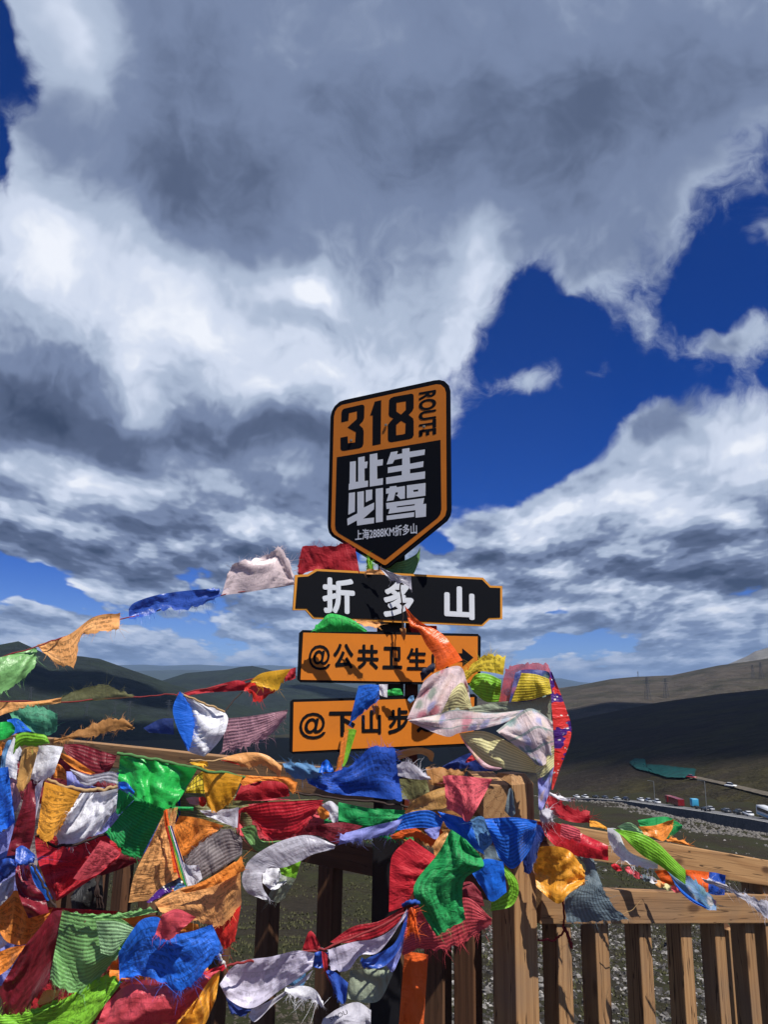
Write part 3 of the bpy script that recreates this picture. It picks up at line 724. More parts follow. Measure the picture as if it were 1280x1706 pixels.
def make_pylon(h_, w_, mat):
    rt = empty('pylon'); bm = bmesh.new(); b0 = h_ * .11; t0 = h_ * .02
    for sx in (-1, 1):
        for sy in (-1, 1): stick(bm, (sx * b0, sy * b0, -2), (sx * t0, sy * t0, h_), w_)
    for k in range(9):
        z0, z1 = h_ * k / 9, h_ * (k + 1) / 9; r0 = b0 + (t0 - b0) * k / 9; r1 = b0 + (t0 - b0) * (k + 1) / 9
        for sy in (-1, 1):
            stick(bm, (-r0, sy * r0, z0), (r1, sy * r1, z1), w_ * .6); stick(bm, (r0, sy * r0, z0), (-r1, sy * r1, z1), w_ * .6)
    bm_obj('lattice_tower', bm, mat, rt)
    for zz, ll in ((.72, .2), (.84, .24), (.96, .16)):
        bm = bmesh.new(); stick(bm, (-h_ * ll, 0, h_ * zz), (h_ * ll, 0, h_ * zz), w_ * 1.2); stick(bm, (-h_ * ll, 0, h_ * zz), (0, 0, h_ * (zz + .05)), w_ * .7); stick(bm, (h_ * ll, 0, h_ * zz), (0, 0, h_ * (zz + .05)), w_ * .7)
        bm_obj('cross_arm', bm, mat, rt)
    return rt
pyl = None
for (px, ytop, ybase, lab) in ((49, 1145, 1168, 'lattice pylon on the valley floor under the green flag'), (143, 1171, 1193, 'lattice pylon on the valley floor below the olive gauze flag'),
                               (190, 1169, 1191, 'lattice pylon in the valley beside its taller neighbour'), (214, 1169, 1199, 'tallest lattice pylon in the valley above the brown frayed flag'),
                               (280, 1167, 1193, 'lattice pylon in the valley next to the blue and white flag'),
                               (1080, 1129, 1165, 'lattice pylon on the dry hillside nearest the sequined scarf'), (1111, 1131, 1163, 'lattice pylon on the dry hillside above the dark slope'),
                               (1064, 1119, 1130, 'small lattice pylon on the crest of the dry hill'), (1256, 1108, 1130, 'lattice pylon below the rocky peak'), (1270, 1104, 1131, 'taller lattice pylon below the rocky peak')):
    h_ = hit(px, ybase, ('ground', 'dark_hill', 'sunlit_hill', 'green_hill'))
    if h_ is None: continue
    H = (ybase - ytop) / FPX * (h_[0] - CAM).dot(FW)
    if pyl is None: pyl = make_pylon(30.0, .34, M_STEELD); o = pyl
    else: o = copy_thing(pyl)
    o.location = h_[0]; o.scale = (H / 30,) * 3; o.rotation_euler = (0, 0, R(20)); tag(o, lab, 'pylon', 'pylons in the valley')

# ------------------------------------------------------------------ loose stone and turf in front of the railing
def scatter_rocks(name, n, region, size, mat, seed):
    rr_ = random.Random(seed); V = []; F = []
    for _ in range(n):
        x, y = region(rr_); z_ = ground_z(x, y)
        s = size[0] * (size[1] / size[0]) ** (rr_.random() ** 1.8)
        a = rr_.random() * 6.28; b0 = len(V)
        ring = []
        k = 6
        for i in range(k):
            t = a + 6.283 * i / k; q = s * (.75 + .5 * rr_.random()); V.append((x + math.cos(t) * q, y + math.sin(t) * q * .8, z_ - s * .15 + rr_.random() * s * .15))
        for i in range(k):
            t = a + .4 + 6.283 * i / k; q = s * (.35 + .4 * rr_.random()); V.append((x + math.cos(t) * q, y + math.sin(t) * q * .8, z_ + s * (.35 + .4 * rr_.random())))
        for i in range(k):
            j = (i + 1) % k; F.append((b0 + i, b0 + j, b0 + k + j, b0 + k + i))
        F.append(tuple(b0 + k + i for i in range(k)))
    return tag(mesh_obj(name, V, F, mat), kind='stuff')
mt, T, out = new_mat('pale_scree')
v = T.node('ShaderNodeNewGeometry')
n1 = T.noise(v.outputs['Position'], 9.0, 5, .6); n2 = T.node('ShaderNodeTexVoronoi', {'Vector': v.outputs['Position'], 'Scale': 4.0}).outputs['Color']
c = T.mix(T.math('POWER', T.sep(n2)[0], 3.2), rgb(32, 30, 29), rgb(168, 164, 160)); c = T.mix(T.smooth(n1, .4, .7, 0, .6), c, rgb(70, 64, 58))
b = T.node('ShaderNodeBsdfPrincipled', {'Base Color': c, 'Roughness': .9, 'Normal': bump(T, n1, .5, .03)}); T.l.new(b.outputs[0], out.inputs[0]); M_SCREE = mt
M_BANK = paint('grey_bank_stone', rgb(104, 100, 96), .95, .6, .8)
M_GRAVEL = paint('dark_gravel', rgb(70, 64, 56), .95, .5, 3.0)
def polar(a0, a1, r0, r1, pw=1.6):
    def f(q):
        a = R(a0 + (a1 - a0) * q.random()); r = r0 + (r1 - r0) * q.random() ** pw; return r * math.sin(a), r * math.cos(a)
    return f
scatter_rocks('scree', 6000, polar(4, 36, 5.0, 22, 1.1), (.03, .12), M_SCREE, 5)
scatter_rocks('scree', 11000, polar(3, 36, 20, 66, .9), (.035, .19), M_SCREE, 15)
scatter_rocks('gravel', 6000, polar(-22, 4, 5.0, 34, 1.0), (.02, .09), M_GRAVEL, 6)
def bank(q):
    p, d = road_at(980 + 420 * q.random()); d.z = 0; d.normalize(); n_ = Vector((d.y, -d.x, 0))
    k = 6 + 26 * q.random() ** 1.3; return p.x + n_.x * k, p.y + n_.y * k
scatter_rocks('embankment_stone', 3000, bank, (.2, .8), M_BANK, 8)
scatter_rocks('scattered_stone', 260, polar(8, 30, 40, 190, 1.0), (.15, .6), M_SCREE, 9)
mt, T, out = new_mat('mountain_grass')
v = T.node('ShaderNodeNewGeometry').outputs['Position']
c = T.mix(T.noise(v, .6, 4, .6), rgb(46, 50, 24), rgb(84, 82, 44))
b = T.node('ShaderNodeBsdfPrincipled', {'Base Color': c, 'Roughness': .8}); T.l.new(b.outputs[0], out.inputs[0]); M_GRASS = mt
def scatter_grass(n, region, seed):
    q = random.Random(seed); V = []; F = []
    for _ in range(n):
        x, y = region(q); z_ = ground_z(x, y); r = math.hypot(x, y)
        if mnoise.noise((x * .12, y * .12, 9.0)) < -.12: continue
        for k in range(4):
            a = q.random() * 6.28; h_ = (.03 + .06 * q.random()) * (1 + r / 60); w_ = .012 * (1 + r / 20)
            dx, dy = math.cos(a), math.sin(a); b0 = len(V); ox, oy = x + dx * .05, y + dy * .05
            V += [(ox - dy * w_, oy + dx * w_, z_ - .02), (ox + dy * w_, oy - dx * w_, z_ - .02), (ox + dx * h_ * .6, oy + dy * h_ * .6, z_ + h_)]
            F.append((b0, b0 + 1, b0 + 2))
    return tag(mesh_obj('grass', V, F, M_GRASS), kind='stuff')
scatter_grass(16000, polar(-24, 34, 22, 120, 1.0), 3)

# ------------------------------------------------------------------ cloth
CLOTH = dict(red=rgb(196, 24, 42), crimson=rgb(170, 18, 34), maroon=rgb(124, 20, 38), scarlet=rgb(214, 42, 30), green=rgb(16, 150, 74), emerald=rgb(30, 176, 70), lime=rgb(128, 196, 44), pale_green=rgb(118, 172, 100), mint=rgb(150, 190, 140),
             teal=rgb(72, 146, 112), blue=rgb(16, 102, 214), royal=rgb(16, 74, 176), dark_blue=rgb(24, 52, 128), satin_blue=rgb(40, 82, 176), navy=rgb(16, 26, 56), white=rgb(222, 222, 230), grey_white=rgb(186, 184, 194), lilac=rgb(140, 146, 214), pearl=rgb(212, 206, 226),
             orange=rgb(250, 136, 46), peach=rgb(250, 164, 96), vivid_orange=rgb(246, 96, 18), amber=rgb(246, 158, 42), mustard=rgb(214, 150, 28), yellow=rgb(238, 172, 32), lemon=rgb(216, 190, 44), brown=rgb(170, 118, 62), khaki=rgb(196, 150, 84),
             grey=rgb(128, 118, 118), slate=rgb(104, 122, 132), pink=rgb(224, 92, 104), rose=rgb(206, 74, 84), olive=rgb(116, 116, 72), denim=rgb(84, 132, 176), mauve=rgb(188, 140, 152), black=rgb(14, 14, 16), cream=rgb(214, 208, 150), blush=rgb(216, 196, 196), sage=rgb(140, 150, 128))
_cm = {}
def cloth(col, style='text'):
    """styles: satin (glossy, faint print), text (printed rows), rib (woven ribs), gauze (open weave), plain, check, floral, sequin, band"""
    if (col, style) in _cm: return _cm[(col, style)]
    c0 = tuple(min(.88, q * 1.08 + .004) for q in CLOTH[col][:3]) + (1,); mt, T, out = new_mat('cloth_%s_%s' % (col, style))
    uv = T.node('ShaderNodeUVMap', uv_map='metric').outputs[0]; nuv = T.node('ShaderNodeUVMap', uv_map='unit').outputs[0]
    oi = T.node('ShaderNodeObjectInfo').outputs['Random']
    uo = T.vmath('ADD', uv, T.comb(T.math('MULTIPLY', oi, 3.7), T.math('MULTIPLY', oi, 1.9), 0.0))
    x_, y_, _ = T.sep(uo); nx, ny, _ = T.sep(nuv)
    dark = tuple(q * .30 for q in c0[:3]) + (1,); pale = tuple(min(.92, q * 1.12 + .035) for q in c0[:3]) + (1,)
    fade = T.noise(uo, 9.0, 5, .6); grime = T.noise(uo, 34.0, 4, .65)
    c = T.mix(T.smooth(fade, .35, .72, 0, .55), c0, pale)
    c = T.mix(T.smooth(grime, .52, .80, 0, .30), c, tuple(q * .6 for q in c0[:3]) + (1,))
    inn = T.math('MULTIPLY', T.math('MULTIPLY', T.math('GREATER_THAN', nx, .07), T.math('LESS_THAN', nx, .93)), T.math('MULTIPLY', T.math('GREATER_THAN', ny, .10), T.math('LESS_THAN', ny, .90)))
    weave = T.noise(T.vmath('MULTIPLY', uo, (900, 260, 1)), 1.0, 2, .6)
    h = T.math('MULTIPLY', weave, .35)
    rough = .6; sheen = .25; trans = .28; holes = None; spec = .35
    if style in ('text', 'satin'):
        pitch = 60.0 if style == 'text' else 52.0
        ry = T.math('MULTIPLY', y_, pitch); row = T.math('FLOOR', ry); fr_ = T.math('FRACT', ry)
        gv = T.comb(T.math('MULTIPLY', x_, 105.0), T.math('MULTIPLY', row, 5.31), T.math('MULTIPLY', fr_, 2.4))
        gl = T.noise(gv, 1.0, 2, .6)
        ink = T.math('MULTIPLY', T.smooth(gl, .45, .53), T.math('MULTIPLY', T.smooth(fr_, .16, .22), T.smooth(fr_, .80, .70)))
        head = T.math('MULTIPLY', T.math('MULTIPLY', T.smooth(fr_, .12, .18), T.smooth(fr_, .32, .26)), T.smooth(T.noise(T.comb(T.math('MULTIPLY', x_, 60.0), row, 0.0), 1.0, 1, .5), .42, .48))
        ink = T.math('MAXIMUM', ink, head)
        # a woodblock picture in the middle of some flags
        bx = T.math('ABSOLUTE', T.math('SUBTRACT', nx, .5)); by = T.math('ABSOLUTE', T.math('SUBTRACT', ny, .5))
        inbox = T.math('MULTIPLY', T.math('MULTIPLY', T.math('LESS_THAN', bx, .17), T.math('LESS_THAN', by, .24)), T.math('GREATER_THAN', oi, .45))
        pic = T.smooth(T.math('ABSOLUTE', T.math('SUBTRACT', T.noise(uo, 46.0, 3, .55), .5)), .035, .015)
        ink = T.fmix(inbox, ink, pic)
        worn = T.smooth(T.noise(uo, 15.0, 3, .6), .30, .48)
        ink = T.math('MULTIPLY', T.math('MULTIPLY', ink, inn), T.math('MULTIPLY', worn, .78 if style == 'text' else .42))
        c = T.mix(ink, c, dark)
        if style == 'satin': rough = .33; spec = .5; sheen = .1; trans = .24
    elif style == 'rib':
        wv = T.node('ShaderNodeTexWave', {'Vector': uo, 'Scale': 34.0, 'Distortion': .6, 'Detail': 1.0}, bands_direction='Y').outputs[1]
        c = T.mix(T.smooth(wv, .3, .75, 0, .55), c, dark); h = T.math('ADD', h, T.math('MULTIPLY', wv, 1.0)); rough = .48
    elif style == 'gauze':
        a1 = T.node('ShaderNodeTexWave', {'Vector': uo, 'Scale': 110.0, 'Distortion': 1.0}, bands_direction='X').outputs[1]
        a2 = T.node('ShaderNodeTexWave', {'Vector': uo, 'Scale': 95.0, 'Distortion': 1.0}, bands_direction='Y').outputs[1]
        holes = T.math('MULTIPLY', T.smooth(T.math('ADD', T.math('MAXIMUM', a1, a2), T.math('MULTIPLY', grime, .5)), .62, 1.0, .78, .0), 1.0)
        trans = .5
    elif style == 'check':
        g1 = T.math('LESS_THAN', T.math('FRACT', T.math('MULTIPLY', x_, 70.0)), .22); g2 = T.math('LESS_THAN', T.math('FRACT', T.math('MULTIPLY', y_, 70.0)), .22)
        c = T.mix(T.math('MULTIPLY', T.math('MAXIMUM', g1, g2), .85), c, rgb(20, 20, 22))
    elif style in ('floral', 'band'):
        vo = T.node('ShaderNodeTexVoronoi', {'Vector': T.vmath('ADD', uo, T.vscale(T.noise(uo, 30.0, 3, .6, out=1), .03)), 'Scale': 22.0})
        vr = T.sep(vo.outputs['Color'])[0]; ds = vo.outputs['Distance']
        r_ = T.node('ShaderNodeValToRGB', {0: vr}); r_.color_ramp.interpolation = 'CONSTANT'
        cs = [rgb(212, 110, 130), rgb(226, 196, 198), rgb(120, 148, 128), rgb(172, 88, 108), rgb(140, 146, 196), rgb(222, 188, 150)] if style == 'floral' else [rgb(150, 158, 208), rgb(214, 120, 138), rgb(222, 208, 196), rgb(120, 160, 158), rgb(226, 190, 160), rgb(180, 196, 216)]
        r_.color_ramp.elements[0].color = cs[0]; r_.color_ramp.elements[1].position = .18; r_.color_ramp.elements[1].color = cs[1]
        for k, q in enumerate(cs[2:]): e_ = r_.color_ramp.elements.new(.34 + k * .17); e_.color = q
        c = T.mix(T.smooth(ds, .25, .55, .75, .1), c, r_.outputs[0])
        if style == 'band':
            st = T.math('FRACT', T.math('MULTIPLY', ny, 3.0)); c = T.mix(T.math('MULTIPLY', T.math('LESS_THAN', st, .14), .6), c, rgb(110, 150, 140))
        trans = .28
    elif style == 'sequin':
        vo = T.node('ShaderNodeTexVoronoi', {'Vector': uo, 'Scale': 120.0}); v2 = T.node('ShaderNodeTexVoronoi', {'Vector': uo, 'Scale': 38.0})
        k1 = T.sep(v2.outputs['Color'])[0]
        c = T.mix(T.math('GREATER_THAN', T.noise(uo, 14.0, 2, .5), .5), c, rgb(72, 26, 120))
        c = T.mix(T.math('MULTIPLY', T.math('GREATER_THAN', T.sep(vo.outputs['Color'])[1], .86), T.smooth(vo.outputs['Distance'], .5, .35)), c, rgb(232, 226, 210))
        c = T.mix(T.math('MULTIPLY', T.math('GREATER_THAN', k1, .84), T.smooth(v2.outputs['Distance'], .45, .3)), c, rgb(238, 120, 60)); rough = .3; spec = .7; trans = .1
    wr = T.math('ABSOLUTE', T.math('SUBTRACT', T.noise(T.vmath('MULTIPLY', uo, (30, 11, 1)), 1.0, 4, .55, .6), .5))
    wr2 = T.math('ABSOLUTE', T.math('SUBTRACT', T.noise(T.vmath('MULTIPLY', uo, (14, 26, 1)), 1.0, 3, .55, .8), .5))
    n0 = T.node('ShaderNodeBump', {'Height': T.math('ADD', wr, T.math('MULTIPLY', wr2, .7)), 'Strength': .30 if style == 'satin' else .50, 'Distance': .02}).outputs[0]
    nb_ = T.node('ShaderNodeBump', {'Height': T.math('ADD', h, T.math('MULTIPLY', T.noise(uo, 90.0, 3, .6), .5)), 'Strength': .40, 'Distance': .0022, 'Normal': n0}).outputs[0]
    pb = T.node('ShaderNodeBsdfPrincipled', {'Base Color': c, 'Roughness': rough, 'Specular IOR Level': spec, 'Sheen Weight': sheen, 'Sheen Roughness': .4, 'Normal': nb_})
    tb = T.node('ShaderNodeBsdfTranslucent', {0: T.mix(1.0, c, tuple(min(1, q * 1.1 + .02) for q in c0[:3]) + (1,), 'MIX') if style not in ('floral', 'band', 'sequin') else c})
    sh0 = T.node('ShaderNodeMixShader', {0: trans, 1: pb.outputs[0], 2: tb.outputs[0]}).outputs[0]
    if holes is not None:
        sh0 = T.node('ShaderNodeMixShader', {0: holes, 1: sh0, 2: T.node('ShaderNodeBsdfTransparent').outputs[0]}).outputs[0]
    T.l.new(sh0, out.inputs[0]); _cm[(col, style)] = mt; return mt

def polyline(pts, n):
    """n+1 points, evenly spaced along a rounded line through pts"""
    P_ = [Vector((p[0], p[1])) for p in pts]
    if len(P_) == 2: return [P_[0].lerp(P_[1], i / n) for i in range(n + 1)]
    Q = [P_[0] * 2 - P_[1]] + P_ + [P_[-1] * 2 - P_[-2]]; D = []
    for i in range(1, len(Q) - 2):
        for k in range(14):
            t = k / 14; a, b_, c_, d_ = Q[i - 1], Q[i], Q[i + 1], Q[i + 2]
            D.append(.5 * ((2 * b_) + (c_ - a) * t + (2 * a - 5 * b_ + 4 * c_ - d_) * t * t + (3 * b_ - a - 3 * c_ + d_) * t ** 3))
    D.append(P_[-1]); L_ = [0]
    for i in range(1, len(D)): L_.append(L_[-1] + (D[i] - D[i - 1]).length)
    out_ = []; j = 0
    for i in range(n + 1):
        s = L_[-1] * i / n
        while j < len(D) - 2 and L_[j + 1] < s: j += 1
        t = (s - L_[j]) / max(1e-6, L_[j + 1] - L_[j]); out_.append(D[j].lerp(D[j + 1], min(1, max(0, t))))
    return out_

_seed = [0]
def sheet(name, col, style, zone, A, B, d, du=0.0, dv=0.0, fold=1.0, nf=2.2, bulge=.012, fray='b', twist=0.0, parent=None, thread=1.0):
    """one piece of cloth hung between an upper line A and a lower line B, at distance d; folds, bulge and frayed hem are real relief"""
    _seed[0] += 1; q = random.Random(_seed[0] * 7 + 1); sd = q.random() * 50
    PA = [zp(zone, p) for p in A]; PB_ = [zp(zone, p) for p in B]
    la = sum((Vector(PA[i]) - Vector(PA[i - 1])).length for i in range(1, len(PA))); lb = sum((Vector(PB_[i]) - Vector(PB_[i - 1])).length for i in range(1, len(PB_)))
    hh = sum((Vector(a) - Vector(b_)).length for a, b_ in zip(polyline(PA, 6), polyline(PB_, 6))) / 7
    ll = max(la, lb); mpp = d / FPX
    nu = max(10, min(46, int(ll / 4.5))); nv = max(6, min(32, int(hh / 4.5)))
    a_ = polyline(PA, nu); b_ = polyline(PB_, nu)
    size = min(ll, hh) * mpp; amp = min(.054, .20 * size + .005) * fold; ang = q.uniform(-.75, .75) + twist
    ca, sa = math.cos(ang), math.sin(ang)
    V = []; UVm = []; UVn = []
    for i in range(nu + 1):
        u = i / nu
        for j in range(nv + 1):
            v = j / nv; p = a_[i].lerp(b_[i], v)
            wv = mnoise.noise((u * 1.6 + sd, v * 1.6, sd))
            xf = (u * ca + v * sa * .8) * nf + wv * .9
            rid = 1 - 2 * min(1, (mnoise.noise((xf * 1.15 + sd, v * .55 + sd, 3.3)) ** 2 + .012) ** .5 * 1.35)
            rid2 = 1 - 2 * min(1, (mnoise.noise((xf * 2.6 + sd * 2, v * .9, 8.3)) ** 2 + .006) ** .5 * 1.35)
            broad = mnoise.noise((u * 1.3 + sd, v * 1.1 + 5, sd))
            cr_ = 1 - 2 * abs(mnoise.noise((u * 6.5 + wv * 2 + sd, v * 4.2 - wv, sd * 2)))
            s2 = 0.0
            rel = (rid * .62 + rid2 * .24 + broad * 1.0 + cr_ * .13 + mnoise.noise((u * 17 + sd, v * 13, sd)) * .05) * amp * (.35 + .65 * v if fray == 'b' else 1)
            dep = d + du * (u - .5) + dv * (v - .5) - bulge * math.sin(math.pi * u) * math.sin(math.pi * min(1, v)) * min(1, size / .15) + rel
            # hems are never straight: small in-plane wander, more at the free edge
            e_ = 0.0
            if ('b' in fray and v > .85) or ('t' in fray and v < .15): e_ = 1.0
            if ('l' in fray and u < .1) or ('r' in fray and u > .9): e_ = 1.0
            wx = mnoise.noise((u * 14 + sd, v * 14, 7)) * 2.6 * e_ + s2 * 1.2 * v; wy = mnoise.noise((u * 17 + sd, v * 9, 17)) * 5.0 * e_ + mnoise.noise((u * 45 + sd, 3, 1)) * 3.0 * e_
            V.append(at(p.x + wx, p.y + wy, dep)); UVm.append((u * ll * mpp, v * hh * mpp)); UVn.append((u, v))
    m_ = nv + 1; F = []
    for i in range(nu):
        for j in range(nv): k = i * m_ + j; F.append((k, k + 1, k + m_ + 1, k + m_))
    mat = cloth(col, style)
    o = mesh_obj(name, V, F, mat, smooth=True); me = o.data
    for nm, src in (('metric', UVm), ('unit', UVn)):
        lay = me.uv_layers.new(name=nm); flat = []
        for lp in me.loops: flat += src[lp.vertex_index]
        lay.data.foreach_set('uv', flat)
    # loose threads along the worn edges
    tv = []; tf = []; tu = []; tn = []
    edges = []
    if 'b' in fray: edges.append([(i * m_ + nv, i * m_ + nv - 1) for i in range(nu + 1)])
    if 't' in fray: edges.append([(i * m_, i * m_ + 1) for i in range(nu + 1)])
    if 'l' in fray: edges.append([(j, m_ + j) for j in range(nv + 1)])
    if 'r' in fray: edges.append([(nu * m_ + j, (nu - 1) * m_ + j) for j in range(nv + 1)])
    for ed in edges:
        for i in range(len(ed) - 1):
            p0, p1 = V[ed[i][0]], V[ed[i + 1][0]]; i0, i1 = V[ed[i][1]], V[ed[i + 1][1]]
            seg = (p1 - p0).length; cnt = max(1, int(seg * 430 * thread))
            dens = mnoise.noise((i * .35 + sd, 1, 2)) * 1.1 + mnoise.noise((i * 1.3 + sd, 6, 2)) * .5
            for _ in range(cnt):
                if q.random() > .42 + dens: continue
                t = q.random(); p = p0.lerp(p1, t); inw = i0.lerp(i1, t); dr = (p - inw).normalized()
                L_ = (.004 + .030 * q.random() ** 3) * min(1.6, .6 + thread * .5)
                tang = (p1 - p0).normalized(); wdt = .0005
                dr = (dr + tang * q.gauss(0, .7) + Vector((q.gauss(0, .3), q.gauss(0, .3), q.gauss(-.1, .3)))).normalized()
                bend = Vector((q.gauss(.2, .5), q.gauss(0, .4), -.3 + q.gauss(0, .4))) * L_ * .6
                k = len(tv); pts = [p - dr * .003, p + dr * L_ * .55 + bend * .25, p + dr * L_ + bend]
                for n_, w2 in ((0, 1.0), (1, .8)): tv += [pts[n_] - tang * wdt * w2, pts[n_] + tang * wdt * w2]
                tv.append(pts[2]); tf += [(k, k + 1, k + 3, k + 2), (k + 2, k + 3, k + 4)]
                uvv = (UVm[ed[i][0]][0], UVm[ed[i][0]][1])
                tu += [uvv] * 5
    if tv:
        fo = mesh_obj('fringe', tv, tf, mat, o); fo['kind'] = 'stuff'
        for nm in ('metric', 'unit'):
            lay = fo.data.uv_layers.new(name=nm); flat = []
            for lp in fo.data.loops: flat += tu[lp.vertex_index] if nm == 'metric' else (.02, .02)
            lay.data.foreach_set('uv', flat)
    if parent: o.parent = parent
    return o
GRP = 'prayer flags tied along the railing and signpost'
def F_(label, col, style, zone, A, B, d, **kw):
    o = sheet('prayer_flag', col, style, zone, A, B, d, **kw); return tag(o, label, 'prayer flag', GRP)
def rope(label, pts, rad, col, d=None, name='flag_string'):
    """pts: (zone px, px, distance)"""
    P_ = [at(*p) for p in pts]; D = []
    for i in range(len(P_) - 1):
        for k in range(8): D.append(P_[i].lerp(P_[i + 1], k / 8) + Vector((mnoise.noise((i * 3 + k * .4, 1, len(pts))), 0, mnoise.noise((i * 3 + k * .4, 5, 2)))) * .006)
    D.append(P_[-1]); V = []; F = []
    for i, p in enumerate(D):
        t = (D[min(i + 1, len(D) - 1)] - D[max(0, i - 1)]).normalized(); s_ = t.cross(Vector((0, 1, .2))).normalized(); n_ = t.cross(s_)
        for k in range(6): a = 1.047 * k; r_ = rad * (1 + .10 * math.sin(i * 1.9 + k)); V.append(p + s_ * math.cos(a) * r_ + n_ * math.sin(a) * r_)
    for i in range(len(D) - 1):
        for k in range(6): F.append((i * 6 + k, i * 6 + (k + 1) % 6, i * 6 + 6 + (k + 1) % 6, i * 6 + 6 + k))
    o = mesh_obj(name, V, F, M_ROPE[col], smooth=True); return tag(o, label, 'string')
M_ROPE = {k: paint('cord_' + k, c_, .8, .3, 60) for k, c_ in dict(blue=rgb(30, 70, 150), red=rgb(120, 34, 36), dark=rgb(48, 34, 30), green=rgb(70, 110, 60), khaki=rgb(160, 130, 90), white=rgb(190, 188, 184)).items()}

# ------------------------------------------------------------------ prayer flags: the string that rises to the signpost
F_('pale green satin flag at the low end of the rising string', 'pale_green', 'satin', 'Z3', [(-50, 562), (60, 535), (155, 505)], [(-50, 725), (0, 702), (70, 665), (150, 588)], 2.50, du=.10, fray='br')
F_('twisted peach flag between the pale green and satin blue flags', 'peach', 'text', 'Z3', [(155, 498), (290, 455), (400, 378), (512, 360)], [(170, 515), (250, 582), (318, 580), (340, 468), (420, 443), (506, 432)], 2.62, du=.1, fray='br')
F_('glossy satin blue flag rolled up on the rising string', 'satin_blue', 'satin', 'Z3', [(548, 345), (572, 318), (660, 287), (780, 268), (935, 255)], [(550, 387), (620, 374), (700, 346), (800, 345), (880, 316), (940, 290)], 2.78, du=.1, fold=1.6, nf=3, fray='br', thread=1.6)
F_('white flag blown upward beside the black name board', 'blush', 'satin', 'Z3', [(972, 190), (1010, 146), (1100, 128), (1150, 108), (1190, 80), (1232, 140), (1251, 200)], [(945, 286), (1050, 274), (1150, 256), (1253, 240)], 2.95, du=.1, fray='t', thread=1.7)
F_('red frayed flag standing on the left of the black name board', 'crimson', 'plain', 'Z2', [(118, 190), (150, 97), (260, 100), (370, 82), (424, 112)], [(118, 252), (200, 226), (300, 236), (447, 242)], 3.12, fray='tl', thread=1.5)
F_('green flag showing behind the tip of the shield', 'pale_green', 'rib', 'Z2', [(560, 190), (660, 180), (745, 140), (770, 98)], [(560, 246), (660, 252), (724, 256), (766, 168)], 3.255, fray='')
F_('white knotted cloth hanging over the middle character of the name board', 'grey_white', 'satin', 'Z2', [(536, 196), (600, 228), (660, 250), (720, 254)], [(585, 248), (636, 286), (690, 302), (724, 328)], 3.06, fold=1.6, fray='b')
F_('pale orange scrap tucked under the tip of the shield', 'peach', 'plain', 'Z2', [(470, 236), (520, 216), (590, 236)], [(480, 246), (540, 246), (588, 250)], 3.10, fray='t')
F_('yellow green tuft of threads beside the shield tip', 'lime', 'plain', 'Z2', [(484, 165), (494, 158), (504, 170)], [(486, 228), (505, 230), (524, 220)], 3.12, fray='tlr', thread=3)
F_('bright green flag lying on the upper orange board', 'emerald', 'text', 'Z2', [(192, 545), (245, 490), (292, 455), (400, 484), (486, 545)], [(196, 552), (300, 553), (400, 553), (484, 553)], 2.98, bulge=.07, fray='l')
F_('small orange strip below the name board', 'peach', 'plain', 'Z2', [(418, 486), (480, 490), (552, 502)], [(436, 508), (490, 522), (556, 522)], 3.03, fray='br')
F_('vivid orange flag draped across the upper orange board', 'vivid_orange', 'satin', 'Z2', [(684, 410), (732, 466), (785, 508), (878, 556), (948, 634), (996, 704)], [(688, 420), (716, 520), (760, 545), (800, 620), (848, 690), (855, 762)], 3.08, du=-.02, fold=1.3, fray='')
F_('orange red cloth behind the vivid orange flag', 'scarlet', 'plain', 'Z2', [(705, 515), (780, 518), (858, 520)], [(728, 568), (790, 566), (860, 552)], 3.27, fray='')
F_('navy scrap between the vivid orange flag and the floral scarf', 'navy', 'plain', 'Z2', [(768, 772), (800, 742), (848, 718)], [(778, 818), (806, 790), (850, 748)], 3.02, fray='t')
F_('blue flag hanging over the lowest orange board', 'blue', 'text', 'Z2', [(440, 840), (500, 832), (550, 836)], [(386, 1056), (440, 1000), (520, 940), (553, 904)], 2.99, fold=1.4, fray='b', thread=1.4)
F_('narrow green ribbon tail below the blue flag on the lowest board', 'lime', 'satin', 'Z2', [(385, 1072), (412, 1070), (430, 1078)], [(352, 1272), (365, 1266), (380, 1240)], 2.98, fold=.6, fray='l')
F_('narrow orange ribbon tail beside the green ribbon', 'orange', 'satin', 'Z2', [(362, 1092), (375, 1084), (388, 1076)], [(314, 1300), (335, 1300), (354, 1282)], 2.975, fold=.6, fray='l')
F_('white scrap between the two orange boards', 'white', 'plain', 'Z2', [(550, 832), (575, 832), (596, 832)], [(553, 888), (572, 898), (594, 902)], 3.10, fray='')
F_('green scrap between the two orange boards', 'emerald', 'text', 'Z2', [(594, 864), (630, 854), (664, 856)], [(597, 892), (640, 892), (678, 888)], 3.12, fray='')
F_('tiny teal blue scrap at the edge of the scarf', 'denim', 'plain', 'Z2', [(703, 912), (716, 895), (736, 890)], [(710, 936), (722, 930), (738, 915)], 3.02, fray='')
rope('dark cord hanging down the name board from the white knot', [(665, 962, 3.11), (671, 1012, 3.13), (671, 1045, 3.13), (674, 1062, 3.13)], .003, 'dark')
F_('brown tassel at the end of the dark cord', 'brown', 'plain', 'Z2', [(660, 535), (676, 528), (694, 534)], [(668, 562), (684, 600), (694, 570)], 3.12, fray='b', thread=1.5)
rope('string carrying the flags up to the signpost', [(-20, 1102, 2.48), (61, 1077, 2.55), (110, 1060, 2.62), (212, 1029, 2.74), (368, 992, 2.90), (490, 973, 3.04)], .0022, 'red')

